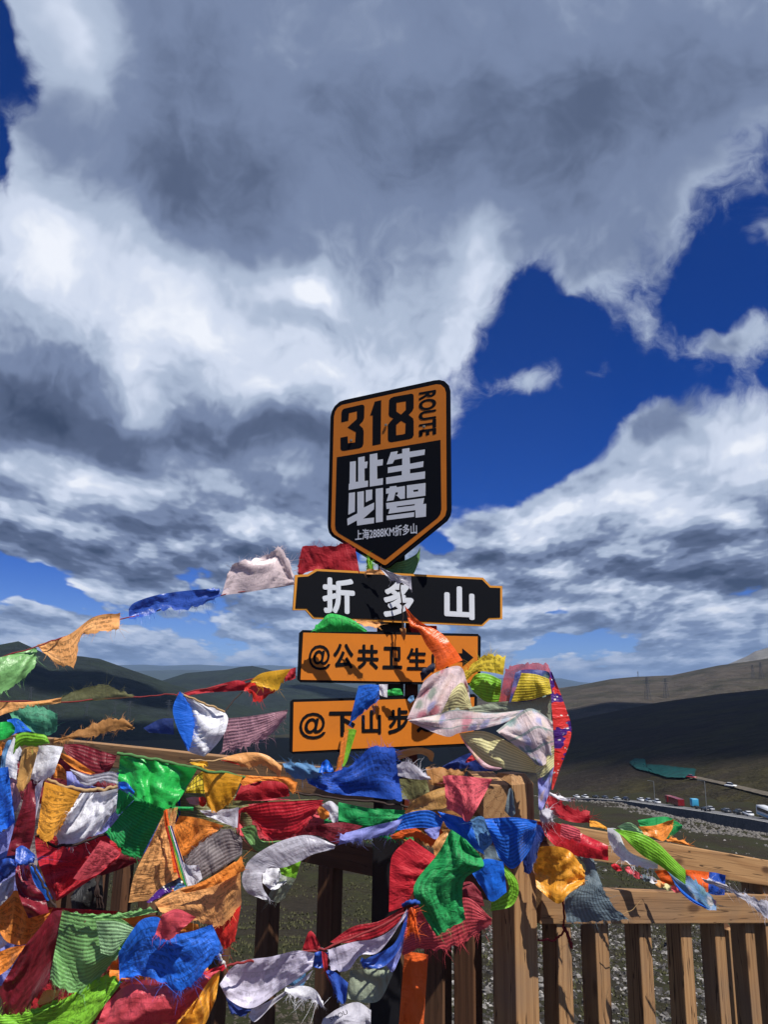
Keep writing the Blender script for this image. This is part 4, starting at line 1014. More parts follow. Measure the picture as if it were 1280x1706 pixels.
# ------------------------------------------------------------------ the middle string, in front of the valley
F_('pinkish orange twist on the middle string at the left', 'peach', 'plain', 'Z3', [(-30, 738), (90, 742), (180, 735), (262, 722)], [(-30, 812), (40, 785), (150, 760), (258, 746)], 2.45, fold=1.5, fray='')
F_('olive gauze flag with silvery fringe on the middle string', 'olive', 'gauze', 'Z3', [(258, 718), (330, 692), (430, 666), (500, 690), (572, 712)], [(258, 746), (400, 736), (480, 728), (566, 722)], 2.62, fray='t', thread=1.6)
F_('thin red twisted flag leading to the yellow one', 'crimson', 'plain', 'Z3', [(780, 706), (880, 682), (1000, 650), (1045, 655)], [(786, 716), (880, 702), (980, 696), (1042, 692)], 2.95, fold=1.6, nf=4, fray='')
F_('small yellow flag on the middle string beside the upper orange board', 'yellow', 'satin', 'Z3', [(1068, 652), (1112, 620), (1180, 606), (1240, 600)], [(1072, 658), (1140, 682), (1182, 692), (1212, 642)], 2.98, fray='b')
F_('red flag hanging under the small yellow flag', 'scarlet', 'satin', 'Z3', [(1026, 668), (1080, 655), (1130, 680), (1184, 690)], [(1030, 690), (1072, 706), (1090, 742), (1172, 697)], 3.00, fray='b')
F_('dark red knot where the middle string meets the board', 'crimson', 'plain', 'Z3', [(1208, 615), (1240, 600), (1262, 594)], [(1216, 652), (1240, 648), (1260, 640)], 3.0, fold=1.5, fray='l')
F_('blue half of the blue and white flag pair', 'blue', 'plain', 'Z3', [(766, 695), (736, 770), (757, 855), (800, 948)], [(786, 716), (822, 790), (826, 862), (806, 950)], 2.70, fold=.8, fray='b', thread=2.2)
F_('white satin half of the blue and white flag pair', 'white', 'satin', 'Z3', [(772, 698), (812, 790), (800, 870), (796, 944), (868, 974)], [(800, 718), (956, 784), (966, 850), (932, 912), (872, 974)], 2.73, fold=1.4, nf=3, fray='')
F_('pink and white gauze flag with a long fringe below the middle string', 'mauve', 'rib', 'Z3', [(960, 812), (1080, 800), (1228, 774)], [(948, 952), (1050, 930), (1150, 882), (1218, 806)], 2.86, fray='b', thread=2.4)
F_('brown frayed flag streaming over the back rail', 'brown', 'plain', 'Z3', [(212, 906), (330, 866), (430, 822), (520, 812), (574, 852)], [(220, 920), (300, 902), (400, 886), (480, 862), (562, 860)], 2.78, fray='tb', thread=1.5)
F_('dusky blue gauze scrap behind the blue and white pair', 'dark_blue', 'gauze', 'Z3', [(610, 852), (680, 815), (738, 810)], [(636, 872), (690, 876), (742, 880)], 2.95, fray='')
F_('sea green gauze flag at the left above the lime one', 'teal', 'text', 'Z3', [(40, 790), (110, 762), (180, 766), (243, 792)], [(60, 832), (120, 862), (200, 884), (242, 862)], 2.42, fold=1.3, fray='tr', thread=1.5)
rope('dark red middle string over the valley', [(-20, 1168, 2.42), (100, 1170, 2.56), (225, 1161, 2.72), (290, 1157, 2.82), (310, 1154, 2.9), (400, 1136, 2.98), (492, 1113, 3.06)], .0022, 'red')
rope('thin dark cord above the pink gauze', [(373, 1187, 2.86), (388, 1168, 2.92), (404, 1152, 2.97)], .0025, 'dark')
rope('striped edge cord of the white satin flag', [(306, 1158, 2.70), (340, 1172, 2.72), (374, 1186, 2.75)], .004, 'khaki')

# ------------------------------------------------------------------ the dense bundle at the left
Zz = 'Z4'
F_('green flag at the left edge under the sea green one', 'emerald', 'satin', 'Z3', [(-20, 830), (40, 826), (64, 850)], [(-20, 908), (30, 896), (60, 872)], 2.36, fray='')
F_('blue scrap above the lime flag', 'blue', 'plain', 'Z3', [(28, 818), (75, 812), (132, 864)], [(50, 884), (80, 870), (130, 872)], 2.40, fray='')
F_('lime ribbed flag bent over the string at the left', 'lime', 'rib', Zz, [(84, 206), (130, 190), (205, 200), (242, 208), (264, 246)], [(66, 312), (110, 264), (200, 264), (262, 252)], 2.22, fray='b')
F_('white flag hanging left of the brown strip', 'white', 'satin', Zz, [(72, 216), (34, 310), (28, 400), (50, 432)], [(118, 290), (95, 345), (90, 400), (84, 444)], 2.30, fold=1.4, fray='b')
F_('white flag hanging right of the brown strip', 'white', 'satin', Zz, [(205, 264), (270, 262), (336, 270)], [(158, 444), (225, 452), (284, 416)], 2.28, fold=1.4, fray='b')
F_('brown orange twisted strip between two white flags', 'khaki', 'plain', Zz, [(118, 282), (155, 268), (206, 272)], [(86, 470), (108, 505), (156, 452)], 2.24, fold=1.6, fray='b')
F_('orange scrap at the left edge beside the white flag', 'orange', 'text', Zz, [(-20, 238), (8, 240), (26, 248)], [(-20, 318), (2, 316), (14, 300)], 2.36, fray='')
F_('blue printed flag at the left edge below the white flag', 'blue', 'text', Zz, [(-30, 390), (10, 380), (42, 376)], [(-30, 716), (12, 720), (78, 668)], 2.26, fold=1.3, fray='b')
F_('pale blue flag peeping out behind the blue printed flag', 'denim', 'plain', Zz, [(10, 300), (36, 240), (60, 232)], [(0, 390), (26, 380), (42, 370)], 2.34, fray='')
F_('lilac flag at the left edge under the blue printed flag', 'lilac', 'satin', Zz, [(-30, 730), (30, 716), (80, 664)], [(-30, 872), (10, 858), (40, 838)], 2.30, fray='b')
F_('mauve strip between the blue printed flag and the maroon twist', 'mauve', 'text', Zz, [(36, 445), (62, 440), (88, 446)], [(60, 580), (84, 612), (112, 545)], 2.28, fray='b')
F_('pale pink strip right of the maroon twist', 'pearl', 'satin', Zz, [(186, 482), (206, 460), (230, 442)], [(182, 690), (192, 640), (206, 570)], 2.26, fray='')
F_('maroon striped flag curling behind the white flag', 'maroon', 'rib', Zz, [(338, 256), (430, 256), (530, 288), (622, 316)], [(342, 292), (400, 356), (480, 404), (560, 412), (596, 380)], 2.52, fray='')
F_('orange strip crossing the maroon striped flag', 'orange', 'plain', Zz, [(322, 300), (380, 326), (508, 410)], [(322, 328), (400, 388), (482, 418)], 2.46, fold=.7, fray='')
F_('dark maroon cloth deep inside the bundle', 'maroon', 'text', Zz, [(290, 330), (400, 360), (610, 420)], [(230, 500), (420, 520), (640, 520)], 2.74, fray='')
F_('orange printed scrap deep inside the bundle', 'orange', 'text', Zz, [(280, 380), (310, 360), (344, 390)], [(284, 436), (320, 440), (360, 450)], 2.56, fray='')
F_('grey lilac flag above the white satin flag', 'grey_white', 'rib', Zz, [(372, 388), (480, 418), (590, 400), (634, 420)], [(380, 402), (450, 478), (540, 456), (628, 470)], 2.44, fray='b')
F_('periwinkle flag tucked under the grey lilac one', 'lilac', 'plain', Zz, [(352, 400), (400, 410), (460, 480)], [(356, 478), (420, 500), (560, 488)], 2.50, fray='')
F_('amber printed flag below the striped string', 'amber', 'text', Zz, [(236, 456), (330, 482), (428, 512)], [(194, 732), (228, 770), (272, 768), (334, 684)], 2.22, fray='b')
F_('white satin flag below the striped string', 'white', 'satin', Zz, [(424, 516), (540, 510), (628, 490)], [(294, 742), (326, 792), (400, 792), (520, 722), (618, 600)], 2.26, fold=1.7, nf=3, fray='bl', thread=1.5)
F_('periwinkle flag under the white satin flag', 'lilac', 'text', Zz, [(424, 778), (520, 702), (618, 612)], [(440, 780), (560, 722), (630, 648)], 2.36, fray='')
F_('large red printed flag sagging under the white satin flag', 'red', 'text', Zz, [(183, 742), (196, 860), (240, 985), (290, 1086)], [(566, 744), (644, 834), (500, 965), (302, 1092)], 2.34, du=.02, fold=.9, fray='')
F_('folded red corner with a printed picture', 'rose', 'text', Zz, [(534, 768), (588, 790), (644, 834)], [(388, 972), (440, 982), (532, 942)], 2.27, fold=.5, fray='')
F_('dark red cloth behind the large red flag', 'maroon', 'plain', Zz, [(600, 800), (680, 850), (750, 874)], [(480, 975), (560, 950), (660, 915)], 2.56, fray='')
F_('bright green printed flag stretched from the striped string', 'emerald', 'satin', Zz, [(640, 304), (760, 324), (900, 360), (1052, 386)], [(628, 452), (700, 522), (830, 582), (905, 598), (964, 536)], 2.30, fold=1.4, nf=2.6, fray='lb')
F_('small green flag beside the blue knot', 'green', 'text', Zz, [(630, 492), (680, 520), (718, 546)], [(616, 626), (640, 628), (664, 602)], 2.33, fray='b')
F_('dark green ribbed flag below the bright green one', 'green', 'rib', Zz, [(712, 556), (800, 568), (882, 606)], [(558, 716), (640, 832), (752, 858)], 2.36, fold=.9, fray='b')
F_('dark green cloth bridging the two green flags', 'green', 'plain', Zz, [(700, 520), (850, 580), (1030, 590)], [(712, 560), (860, 604), (1030, 610)], 2.40, fray='')
F_('blue knot tying the green flags', 'blue', 'satin', Zz, [(628, 460), (670, 456), (716, 508)], [(640, 488), (672, 504), (712, 526)], 2.25, fold=1.6, fray='l')
F_('maroon satin twist hanging at the left', 'maroon', 'satin', Zz, [(142, 470), (108, 600), (62, 740), (34, 852)], [(164, 448), (188, 560), (182, 720), (150, 838)], 2.18, fold=1.7, fray='')
F_('maroon satin roll below the blue bow', 'maroon', 'satin', Zz, [(84, 905), (80, 985), (108, 1085), (150, 1184)], [(152, 896), (182, 1000), (232, 1062), (260, 1152)], 2.18, fold=1.7, fray='')
F_('blue bow tied around the maroon twist, upper loop', 'satin_blue', 'satin', Zz, [(84, 812), (120, 796), (188, 846)], [(78, 880), (130, 900), (180, 880)], 2.13, fold=2, fray='br', thread=1.5)
F_('blue bow tied around the maroon twist, lower loop', 'satin_blue', 'satin', Zz, [(-10, 880), (40, 862), (96, 880)], [(-10, 960), (40, 946), (90, 908)], 2.14, fold=2, fray='bl', thread=1.5)
F_('dark blue cloth behind the blue bow', 'dark_blue', 'text', Zz, [(-20, 850), (60, 820), (130, 880)], [(-20, 1010), (40, 960), (100, 930)], 2.22, fray='b')
F_('grey white cloth at the left edge below the bow', 'grey_white', 'satin', Zz, [(-20, 1010), (30, 980), (80, 950)], [(-20, 1150), (20, 1100), (70, 1040)], 2.26, fray='')
F_('blue strip beside the maroon roll', 'blue', 'plain', Zz, [(150, 930), (170, 900), (190, 900)], [(230, 1085), (256, 1090), (280, 1080)], 2.22, fold=.5, fray='')
rope('grey twisted cords beside the maroon roll', [(52, 1440, 2.2), (70, 1470, 2.2), (84, 1500, 2.2), (93, 1512, 2.2)], .0035, 'dark')
rope('striped hem string above the amber and white flags', [(78, 1298, 2.24), (104, 1310, 2.26), (138, 1316, 2.28), (170, 1316, 2.3), (196, 1310, 2.32)], .005, 'khaki')
rope('green hem string along the bright green flag', [(195, 1255, 2.30), (240, 1262, 2.30), (290, 1272, 2.32), (335, 1282, 2.4), (420, 1296, 2.55)], .005, 'green')
rope('string under the white satin flag', [(60, 1392, 2.28), (90, 1410, 2.28), (120, 1408, 2.28), (178, 1390, 2.30)], .004, 'dark')
Zz = 'Z5'
F_('orange printed flag at the left edge under the maroon roll', 'orange', 'text', Zz, [(-20, 370), (50, 300), (92, 268), (200, 382), (284, 360)], [(-10, 470), (14, 520), (60, 552), (140, 552), (204, 482)], 2.20, fray='')
F_('white scrap at the left edge below the orange flag', 'white', 'plain', Zz, [(-20, 500), (10, 515), (40, 545)], [(-20, 580), (6, 576), (30, 558)], 2.24, fray='')
F_('narrow orange flag at the left edge beside the dark red flag', 'orange', 'text', Zz, [(-20, 600), (60, 570), (134, 558)], [(-20, 730), (50, 680), (104, 606)], 2.18, fray='')
F_('dark red flag with pale print at the lower left', 'maroon', 'satin', Zz, [(134, 558), (200, 480), (300, 374), (464, 418)], [(-10, 800), (62, 958), (232, 782), (342, 590)], 2.10, fold=1.3, fray='b', thread=1.4)
F_('dark red frayed layer behind the pale green flag', 'crimson', 'plain', Zz, [(240, 420), (330, 396), (470, 418)], [(130, 780), (210, 780), (330, 610)], 2.17, fray='b')
F_('pale green ribbed flag at the lower left', 'pale_green', 'rib', Zz, [(330, 376), (480, 404), (620, 408), (724, 470)], [(262, 742), (330, 794), (450, 804), (626, 624)], 2.08, fold=1.0, fray='b', thread=1.5)
F_('mint panel on the pale green ribbed flag', 'mint', 'rib', Zz, [(510, 430), (620, 432), (716, 468)], [(536, 600), (600, 612), (640, 560)], 2.045, fold=.6, fray='')
F_('pale green rolled hem along the lower string', 'pale_green', 'plain', Zz, [(330, 378), (480, 392), (640, 388), (800, 358)], [(340, 396), (480, 412), (660, 416), (840, 380)], 2.06, fold=1.5, nf=5, fray='t', thread=.4)
F_('lime printed flag spread along the bottom', 'lime', 'text', Zz, [(250, 900), (420, 800), (560, 720), (654, 752)], [(40, 1010), (250, 1030), (430, 1030), (570, 860)], 2.08, fray='t')
F_('bright lime fringe cloth at the bottom left', 'lime', 'rib', Zz, [(-20, 930), (120, 920), (310, 850)], [(-20, 1020), (120, 1020), (250, 1010)], 2.14, fray='t', thread=1.5)
F_('peach scrap between the dark red and lime flags', 'peach', 'plain', Zz, [(196, 868), (240, 800), (320, 800)], [(210, 880), (260, 862), (310, 830)], 2.13, fray='')
F_('brilliant blue crumpled flag at the lower left', 'blue', 'text', Zz, [(630, 600), (700, 486), (760, 420), (852, 414), (866, 500), (1000, 490), (1130, 448)], [(636, 742), (760, 722), (870, 762), (960, 804), (1050, 742), (1188, 576)], 2.03, fold=1.3, fray='b', thread=2.0)
F_('red satin flag at the bottom below the blue one', 'rose', 'satin', Zz, [(560, 872), (680, 772), (850, 772), (1060, 722), (1172, 690)], [(500, 1020), (650, 1030), (850, 1030), (990, 1000), (1120, 780)], 2.08, fold=1.3, fray='')
F_('dark red cloth under the blue flag', 'maroon', 'plain', Zz, [(640, 740), (840, 740), (1060, 700)], [(560, 880), (820, 800), (1060, 740)], 2.16, fray='')
F_('yellow orange flag at the bottom beside the red satin one', 'amber', 'satin', Zz, [(1040, 860), (1120, 740), (1174, 690)], [(890, 1030), (1060, 1020), (1150, 850)], 2.03, fold=1.2, fray='l', thread=1.5)
F_('tall orange printed flag standing in the middle of the bundle', 'peach', 'text', 'Z4', [(882, 604), (800, 780), (716, 950), (684, 1100)], [(948, 590), (930, 740), (976, 910), (860, 1080)], 2.30, fold=1.0, fray='')
F_('orange flag with printed picture right of the tall one', 'orange', 'text', 'Z4', [(955, 636), (1060, 650), (1194, 690)], [(915, 720), (965, 850), (1050, 800), (1144, 730)], 2.36, fray='')
F_('red backed edge of the tall orange flag', 'vivid_orange', 'plain', 'Z4', [(872, 610), (880, 700), (905, 800), (925, 940)], [(890, 600), (905, 700), (940, 830), (970, 940)], 2.27, fold=.6, fray='')
for k, (col, nm) in enumerate((('red', 'red'), ('lemon', 'yellow'), ('green', 'green'), ('white', 'white'), ('dark_blue', 'dark blue'))):
    x0 = 884 + k * 6
    F_(nm + ' stripe of the woven ribbon across the tall orange flag', col, 'plain', 'Z4', [(x0, 690), (x0 + 3, 690), (x0 + 6, 690)], [(964 + k * 11, 1022 - k * 2), (969 + k * 11, 1021 - k * 2), (975 + k * 11, 1020 - k * 2)], 2.235, fold=.25, fray='', bulge=.01)
F_('grey white flag right of the orange picture flag', 'grey_white', 'satin', 'Z4', [(1060, 608), (1150, 622), (1272, 590)], [(1100, 640), (1190, 676), (1266, 702)], 2.42, fray='')
F_('dark grey striped flag with pale hem', 'grey', 'rib', 'Z4', [(976, 872), (1100, 762), (1212, 705), (1290, 762)], [(1004, 1006), (1070, 982), (1200, 902), (1290, 842)], 2.24, fold=1.1, fray='t', thread=1.4)
F_('pale hem flap of the dark grey striped flag', 'grey_white', 'plain', 'Z4', [(972, 880), (1000, 900), (1060, 900)], [(1002, 1010), (1040, 1004), (1078, 972)], 2.20, fray='')
F_('orange printed flag lying across the lower string', 'peach', 'text', 'P', [(257, 1504), (300, 1480), (350, 1468), (400, 1442)], [(268, 1520), (320, 1531), (365, 1543), (402, 1508)], 2.14, fold=1.2, fray='b')
F_('orange fold above the orange printed flag', 'orange', 'plain', 'P', [(300, 1484), (350, 1462), (402, 1428)], [(310, 1488), (356, 1476), (408, 1450)], 2.11, fray='r', thread=1.5)
F_('rose flap folded over the blue flag', 'rose', 'satin', Zz, [(862, 396), (945, 366), (1044, 410)], [(826, 500), (898, 534), (975, 470)], 1.99, fray='b')
F_('red frayed cloth between the blue and orange flags', 'scarlet', 'plain', Zz, [(1130, 446), (1200, 420), (1284, 346)], [(1176, 540), (1200, 578), (1254, 530)], 2.16, fray='b', thread=1.8)
F_('dark floral cord knot beside the ribbon', 'navy', 'sequin', Zz, [(780, 330), (860, 250), (960, 196)], [(800, 336), (880, 290), (984, 240)], 2.20, fold=1.8, fray='')
F_('small blue scrap at the foot of the ribbon', 'denim', 'plain', Zz, [(922, 262), (950, 230), (986, 236)], [(930, 270), (960, 262), (990, 256)], 2.17, fray='')
bag = sheet('drawstring_bag', 'black', 'plain', Zz, [(375, 300), (450, 200), (545, 180)], [(385, 420), (470, 400), (552, 380)], 2.62, bulge=.10, fray='')
tag(bag, 'black cloth bag hanging behind the large red flag', 'bag')
for k in range(3):
    V0 = rope('black drawstring of the bag', [(158 + k * 4, 1458, 2.56), (164 - k * 3, 1485, 2.55), (172 - k * 5, 1512, 2.56)], .0035, 'dark', name='drawstring'); 
    for kk in ('label', 'category'): del V0[kk]
    V0.parent = bag

# ------------------------------------------------------------------ the middle of the railing
Zz = 'Y1'
F_('mustard flag hanging from the string above the red flag', 'mustard', 'satin', Zz, [(58, 212), (200, 240), (300, 262)], [(80, 402), (110, 462), (152, 470), (240, 402)], 2.46, fray='b', thread=1.6)
F_('dark red inside of the mustard flag', 'crimson', 'plain', Zz, [(290, 312), (400, 282), (565, 290)], [(246, 404), (400, 402), (578, 378)], 2.60, fray='')
F_('orange hem above the dark red inside', 'orange', 'plain', Zz, [(250, 246), (420, 262), (560, 264), (625, 300)], [(300, 318), (420, 288), (540, 300), (600, 370)], 2.52, fray='r', thread=1.5)
F_('peach flag rippling over the railing', 'peach', 'satin', Zz, [(128, 166), (300, 122), (430, 130), (532, 200)], [(236, 164), (330, 212), (420, 192), (522, 264)], 2.62, fold=1.3, fray='b', thread=1.4)
F_('red orange underside of the peach flag', 'scarlet', 'plain', Zz, [(150, 160), (230, 140), (320, 146)], [(240, 184), (290, 196), (330, 196)], 2.68, fray='')
F_('blue fluffy flag knotted left of the large blue flag', 'denim', 'plain', Zz, [(536, 184), (620, 178), (690, 190), (768, 222)], [(556, 234), (640, 278), (720, 272), (770, 262)], 2.78, fold=1.6, fray='tb', thread=2.0)
F_('large royal blue flag below the lowest orange board', 'royal', 'text', Zz, [(676, 272), (780, 240), (850, 236), (960, 180), (1070, 84), (1200, 96)], [(690, 304), (800, 352), (900, 372), (1000, 378), (1120, 392), (1246, 408)], 2.80, fold=1.1, fray='tr', thread=1.6)
F_('bright blue loop on the edge of the royal blue flag', 'blue', 'satin', Zz, [(770, 180), (800, 162), (830, 200)], [(750, 240), (790, 236), (840, 236)], 2.75, fold=1.5, fray='')
F_('red ribbed flag in the middle of the railing', 'red', 'rib', Zz, [(300, 450), (420, 418), (560, 408), (780, 400)], [(400, 560), (440, 624), (540, 624), (640, 592), (735, 470)], 2.50, fold=1.3, fray='b')
F_('red loop at the left of the ribbed flag', 'crimson', 'plain', Zz, [(246, 500), (290, 450), (380, 430)], [(270, 606), (300, 470), (400, 560)], 2.52, fray='b', thread=1.4)
F_('green ribbed flag under the red ribbed one', 'pale_green', 'rib', Zz, [(286, 570), (370, 550), (410, 640), (545, 640)], [(300, 600), (380, 704), (450, 684), (505, 655)], 2.56, fray='')
F_('lilac grey flag left of the red loop', 'grey_white', 'satin', Zz, [(46, 462), (160, 458), (290, 448)], [(100, 492), (200, 530), (248, 570)], 2.58, fray='')
F_('dark green printed flag rolled on the railing', 'green', 'text', Zz, [(868, 414), (1000, 440), (1150, 472), (1250, 488)], [(868, 522), (1000, 548), (1100, 548), (1220, 512)], 2.70, fold=.9, fray='')
F_('small white scrap beside the dark green roll', 'white', 'plain', Zz, [(770, 430), (820, 406), (866, 440)], [(790, 490), (820, 526), (866, 528)], 2.69, fold=1.4, fray='b')
F_('small orange scrap beside the dark green roll', 'orange', 'plain', Zz, [(732, 446), (770, 440), (812, 470)], [(760, 510), (790, 516), (815, 500)], 2.66, fray='')
F_('lilac flag blown along the railing', 'lilac', 'plain', Zz, [(880, 604), (1000, 572), (1150, 536), (1250, 512)], [(866, 668), (950, 652), (1050, 632), (1200, 592)], 2.60, fold=1.0, fray='bl', thread=1.4)
F_('maroon printed flag beside the large white flag', 'maroon', 'text', Zz, [(664, 566), (800, 540), (900, 534), (1012, 556)], [(690, 604), (780, 622), (850, 660), (910, 620)], 2.66, fray='')
F_('large translucent white flag arching over the gap', 'grey_white', 'satin', Zz, [(306, 860), (330, 770), (430, 690), (560, 632), (700, 610), (848, 668)], [(432, 832), (450, 806), (540, 802), (640, 764), (720, 722), (842, 692)], 2.40, fold=.7, fray='')
F_('hanging lobe of the large white flag', 'grey_white', 'satin', Zz, [(326, 772), (294, 870), (328, 950), (432, 992)], [(445, 800), (414, 850), (420, 920), (462, 990)], 2.36, fold=.8, fray='r', thread=1.4)
F_('crumpled silvery scrap inside the white arch', 'white', 'satin', Zz, [(420, 812), (520, 804), (565, 868)], [(416, 892), (480, 936), (556, 894)], 2.48, fold=2.2, nf=4, fray='')
F_('light green flap beside the silvery scrap', 'lime', 'plain', Zz, [(516, 806), (580, 790), (645, 762)], [(530, 846), (570, 856), (614, 866)], 2.47, fray='')
F_('sheer green gauze below the white arch', 'sage', 'gauze', Zz, [(520, 850), (570, 850), (618, 862)], [(430, 1000), (480, 1006), (540, 992)], 2.50, fray='b')
F_('olive cloth along the rail behind the mustard flag', 'olive', 'rib', Zz, [(220, 400), (400, 405), (740, 395)], [(220, 445), (400, 420), (740, 410)], 2.64, fray='')
F_('yellow checked scrap behind the mustard flag', 'lemon', 'check', 'Z4', [(1000, 480), (1050, 420), (1100, 385)], [(985, 516), (1050, 516), (1100, 520)], 2.50, fray='')
F_('gold and violet tassel on the string', 'yellow', 'plain', 'Z4', [(1010, 352), (1050, 348), (1104, 346)], [(1040, 380), (1070, 376), (1110, 368)], 2.50, fold=1.8, fray='b', thread=1.6)
F_('lilac scrap beside the red bead knot', 'mauve', 'plain', 'Z4', [(990, 545), (1030, 536), (1070, 540)], [(1010, 575), (1040, 580), (1070, 578)], 2.52, fray='')
F_('red bead knot under the mustard flag', 'scarlet', 'satin', 'Z4', [(1060, 540), (1080, 534), (1098, 548)], [(1062, 580), (1082, 590), (1100, 574)], 2.48, fold=1.6, fray='')
rope('string between the royal blue flag and the bundle', [(420, 1298, 2.6), (500, 1322, 2.66), (560, 1330, 2.72), (640, 1338, 2.8), (690, 1345, 2.84)], .004, 'dark')
rope('khaki string of the peach flag', [(316, 1266, 2.5), (350, 1268, 2.58), (385, 1264, 2.64)], .003, 'khaki')

# ------------------------------------------------------------------ low string over the gap
Zz = 'Y2'
F_('dark red printed flag on the low string', 'crimson', 'rib', Zz, [(736, 542), (860, 460), (1000, 430), (1132, 358)], [(750, 548), (900, 542), (1012, 502), (1104, 440)], 2.42, fold=.9, fray='')
F_('pearl satin flag rising to the knot below the green flag', 'pearl', 'satin', Zz, [(726, 582), (860, 542), (980, 522), (1080, 462), (1148, 364)], [(742, 694), (830, 694), (900, 612), (1000, 592), (1142, 402)], 2.36, fold=1.2, nf=3, fray='l')
F_('blue lining of the pearl satin flag', 'satin_blue', 'satin', Zz, [(896, 642), (1020, 590), (1092, 530), (1152, 370)], [(916, 684), (1020, 674), (1104, 582), (1144, 460)], 2.39, fold=.8, fray='l')
F_('lilac corner behind the blue lining', 'lilac', 'plain', Zz, [(1024, 668), (1080, 610), (1138, 500)], [(1040, 672), (1072, 702), (1114, 612)], 2.43, fray='')
F_('grey green sheer flag under the pearl satin one', 'sage', 'plain', Zz, [(842, 692), (940, 684), (1086, 640)], [(828, 842), (880, 858), (950, 868), (1010, 842), (1068, 720)], 2.46, fold=1.2, fray='')
F_('pearl satin flag sagging over the dark slope', 'pearl', 'satin', Zz, [(196, 692), (270, 642), (420, 620), (560, 588), (654, 602)], [(146, 768), (200, 852), (322, 894), (480, 792), (640, 684)], 2.22, fold=1.4, nf=3, fray='')
F_('white hem below the sagging pearl flag', 'grey_white', 'satin', Zz, [(316, 900), (420, 852), (560, 760), (646, 690)], [(300, 940), (340, 966), (450, 862), (620, 740)], 2.26, fold=.8, fray='')
F_('white frayed tail of the sagging pearl flag', 'white', 'plain', Zz, [(500, 782), (600, 776), (660, 800), (704, 876)], [(490, 810), (590, 846), (640, 856), (690, 884)], 2.25, fray='br', thread=2.2)
F_('dark blue scrap under the sagging pearl flag', 'dark_blue', 'plain', Zz, [(180, 836), (250, 886), (322, 892)], [(206, 924), (260, 936), (314, 912)], 2.30, fray='b')
F_('teal blue scrap behind the white tail', 'denim', 'plain', Zz, [(500, 770), (560, 740), (606, 706)], [(540, 776), (580, 800), (602, 760)], 2.30, fray='b')
F_('small red peak beside the blue knot', 'crimson', 'plain', Zz, [(588, 580), (622, 488), (650, 496), (684, 562)], [(600, 590), (630, 590), (680, 588)], 2.34, fray='r', thread=1.4)
F_('blue knot joining the two pearl flags', 'satin_blue', 'satin', Zz, [(644, 604), (680, 592), (726, 600)], [(646, 674), (680, 682), (722, 670)], 2.26, fold=2.2, fray='')
F_('blue tail hanging below the knot', 'satin_blue', 'plain', Zz, [(712, 690), (760, 700), (832, 760)], [(730, 740), (790, 864), (822, 850)], 2.34, fold=1.6, fray='b', thread=1.4)
F_('red cord wraps around the blue knot', 'crimson', 'plain', Zz, [(690, 590), (706, 596), (722, 610)], [(700, 690), (712, 696), (726, 680)], 2.24, fold=1.6, fray='b', thread=1.8)
F_('peach and lemon scrap tied at the low string start', 'red', 'satin', Zz, [(20, 720), (90, 690), (172, 660)], [(30, 740), (100, 720), (176, 682)], 2.12, fold=1.4, fray='r')
shop = sheet('shopping_bag', 'grey_white', 'plain', Zz, [(700, 950), (780, 896), (880, 862), (956, 906)], [(660, 1060), (760, 1060), (880, 1060), (950, 1050)], 2.40, bulge=.06, fold=1.4, fray='')
tag(shop, 'crumpled white bag with dark print at the bottom below the sheer flag', 'bag')
PL = Plane(565, 1698, 2.26, 0)
lt = lettering('print', 'SHOU', PL, Zz, (738, 968), (832, 925), (730, 945), 0, M_BLACK, shop, 0)
rope('red cord of the low string', [(370, 1612, 2.16), (395, 1604, 2.2), (440, 1600, 2.24), (524, 1584, 2.28), (545, 1580, 2.28), (640, 1540, 2.36), (688, 1512, 2.42)], .0035, 'red')
rope('blue and white cord ends below the blue flag', [(362, 1588, 2.1), (368, 1600, 2.12), (374, 1612, 2.14)], .005, 'white')

# ------------------------------------------------------------------ around the corner post
Zz = 'Y4'
F_('plain red flag with stitched hem left of the large green flag', 'red', 'plain', Zz, [(280, 256), (198, 330), (170, 410), (162, 672)], [(432, 362), (402, 430), (322, 520), (252, 640)], 2.56, fold=.6, fray='')
F_('blue flag bent over the rail above the red one', 'blue', 'rib', Zz, [(194, 202), (230, 132), (380, 100), (472, 152)], [(200, 214), (330, 198), (400, 205), (446, 214)], 2.66, fold=.8, fray='')
F_('orange flag under the bent blue one', 'vivid_orange', 'plain', Zz, [(164, 246), (290, 194), (380, 240), (444, 192)], [(190, 266), (300, 252), (410, 300), (482, 240)], 2.70, fray='b', thread=1.3)
F_('lilac corner hanging beside the orange flag', 'lilac', 'plain', Zz, [(360, 210), (400, 200), (450, 192)], [(380, 240), (414, 262), (440, 262)], 2.64, fray='')
F_('orange and white strip left of the large green flag', 'peach', 'satin', Zz, [(410, 300), (440, 250), (484, 216)], [(420, 362), (446, 340), (500, 240)], 2.60, fray='')
F_('large green printed flag hanging in front of the balusters', 'green', 'text', Zz, [(510, 206), (440, 340), (304, 522), (344, 662), (430, 808)], [(600, 268), (697, 404), (592, 484), (576, 600), (594, 714)], 2.44, fold=1.5, nf=2.4, fray='r', thread=1.5)
F_('bright blue flag in the middle of the knot', 'blue', 'plain', Zz, [(438, 108), (560, 138), (650, 176)], [(486, 192), (600, 286), (700, 352)], 2.66, fold=1.2, fray='')
F_('denim blue strip with a pale print in the knot', 'denim', 'text', Zz, [(622, 150), (690, 136), (742, 222)], [(648, 252), (690, 326), (744, 284)], 2.60, fold=1.1, fray='l')
F_('blue ribbed flag spreading right from the knot', 'blue', 'rib', Zz, [(700, 150), (860, 140), (994, 160)], [(780, 366), (860, 430), (950, 330), (990, 232)], 2.58, fold=1.1, fray='')
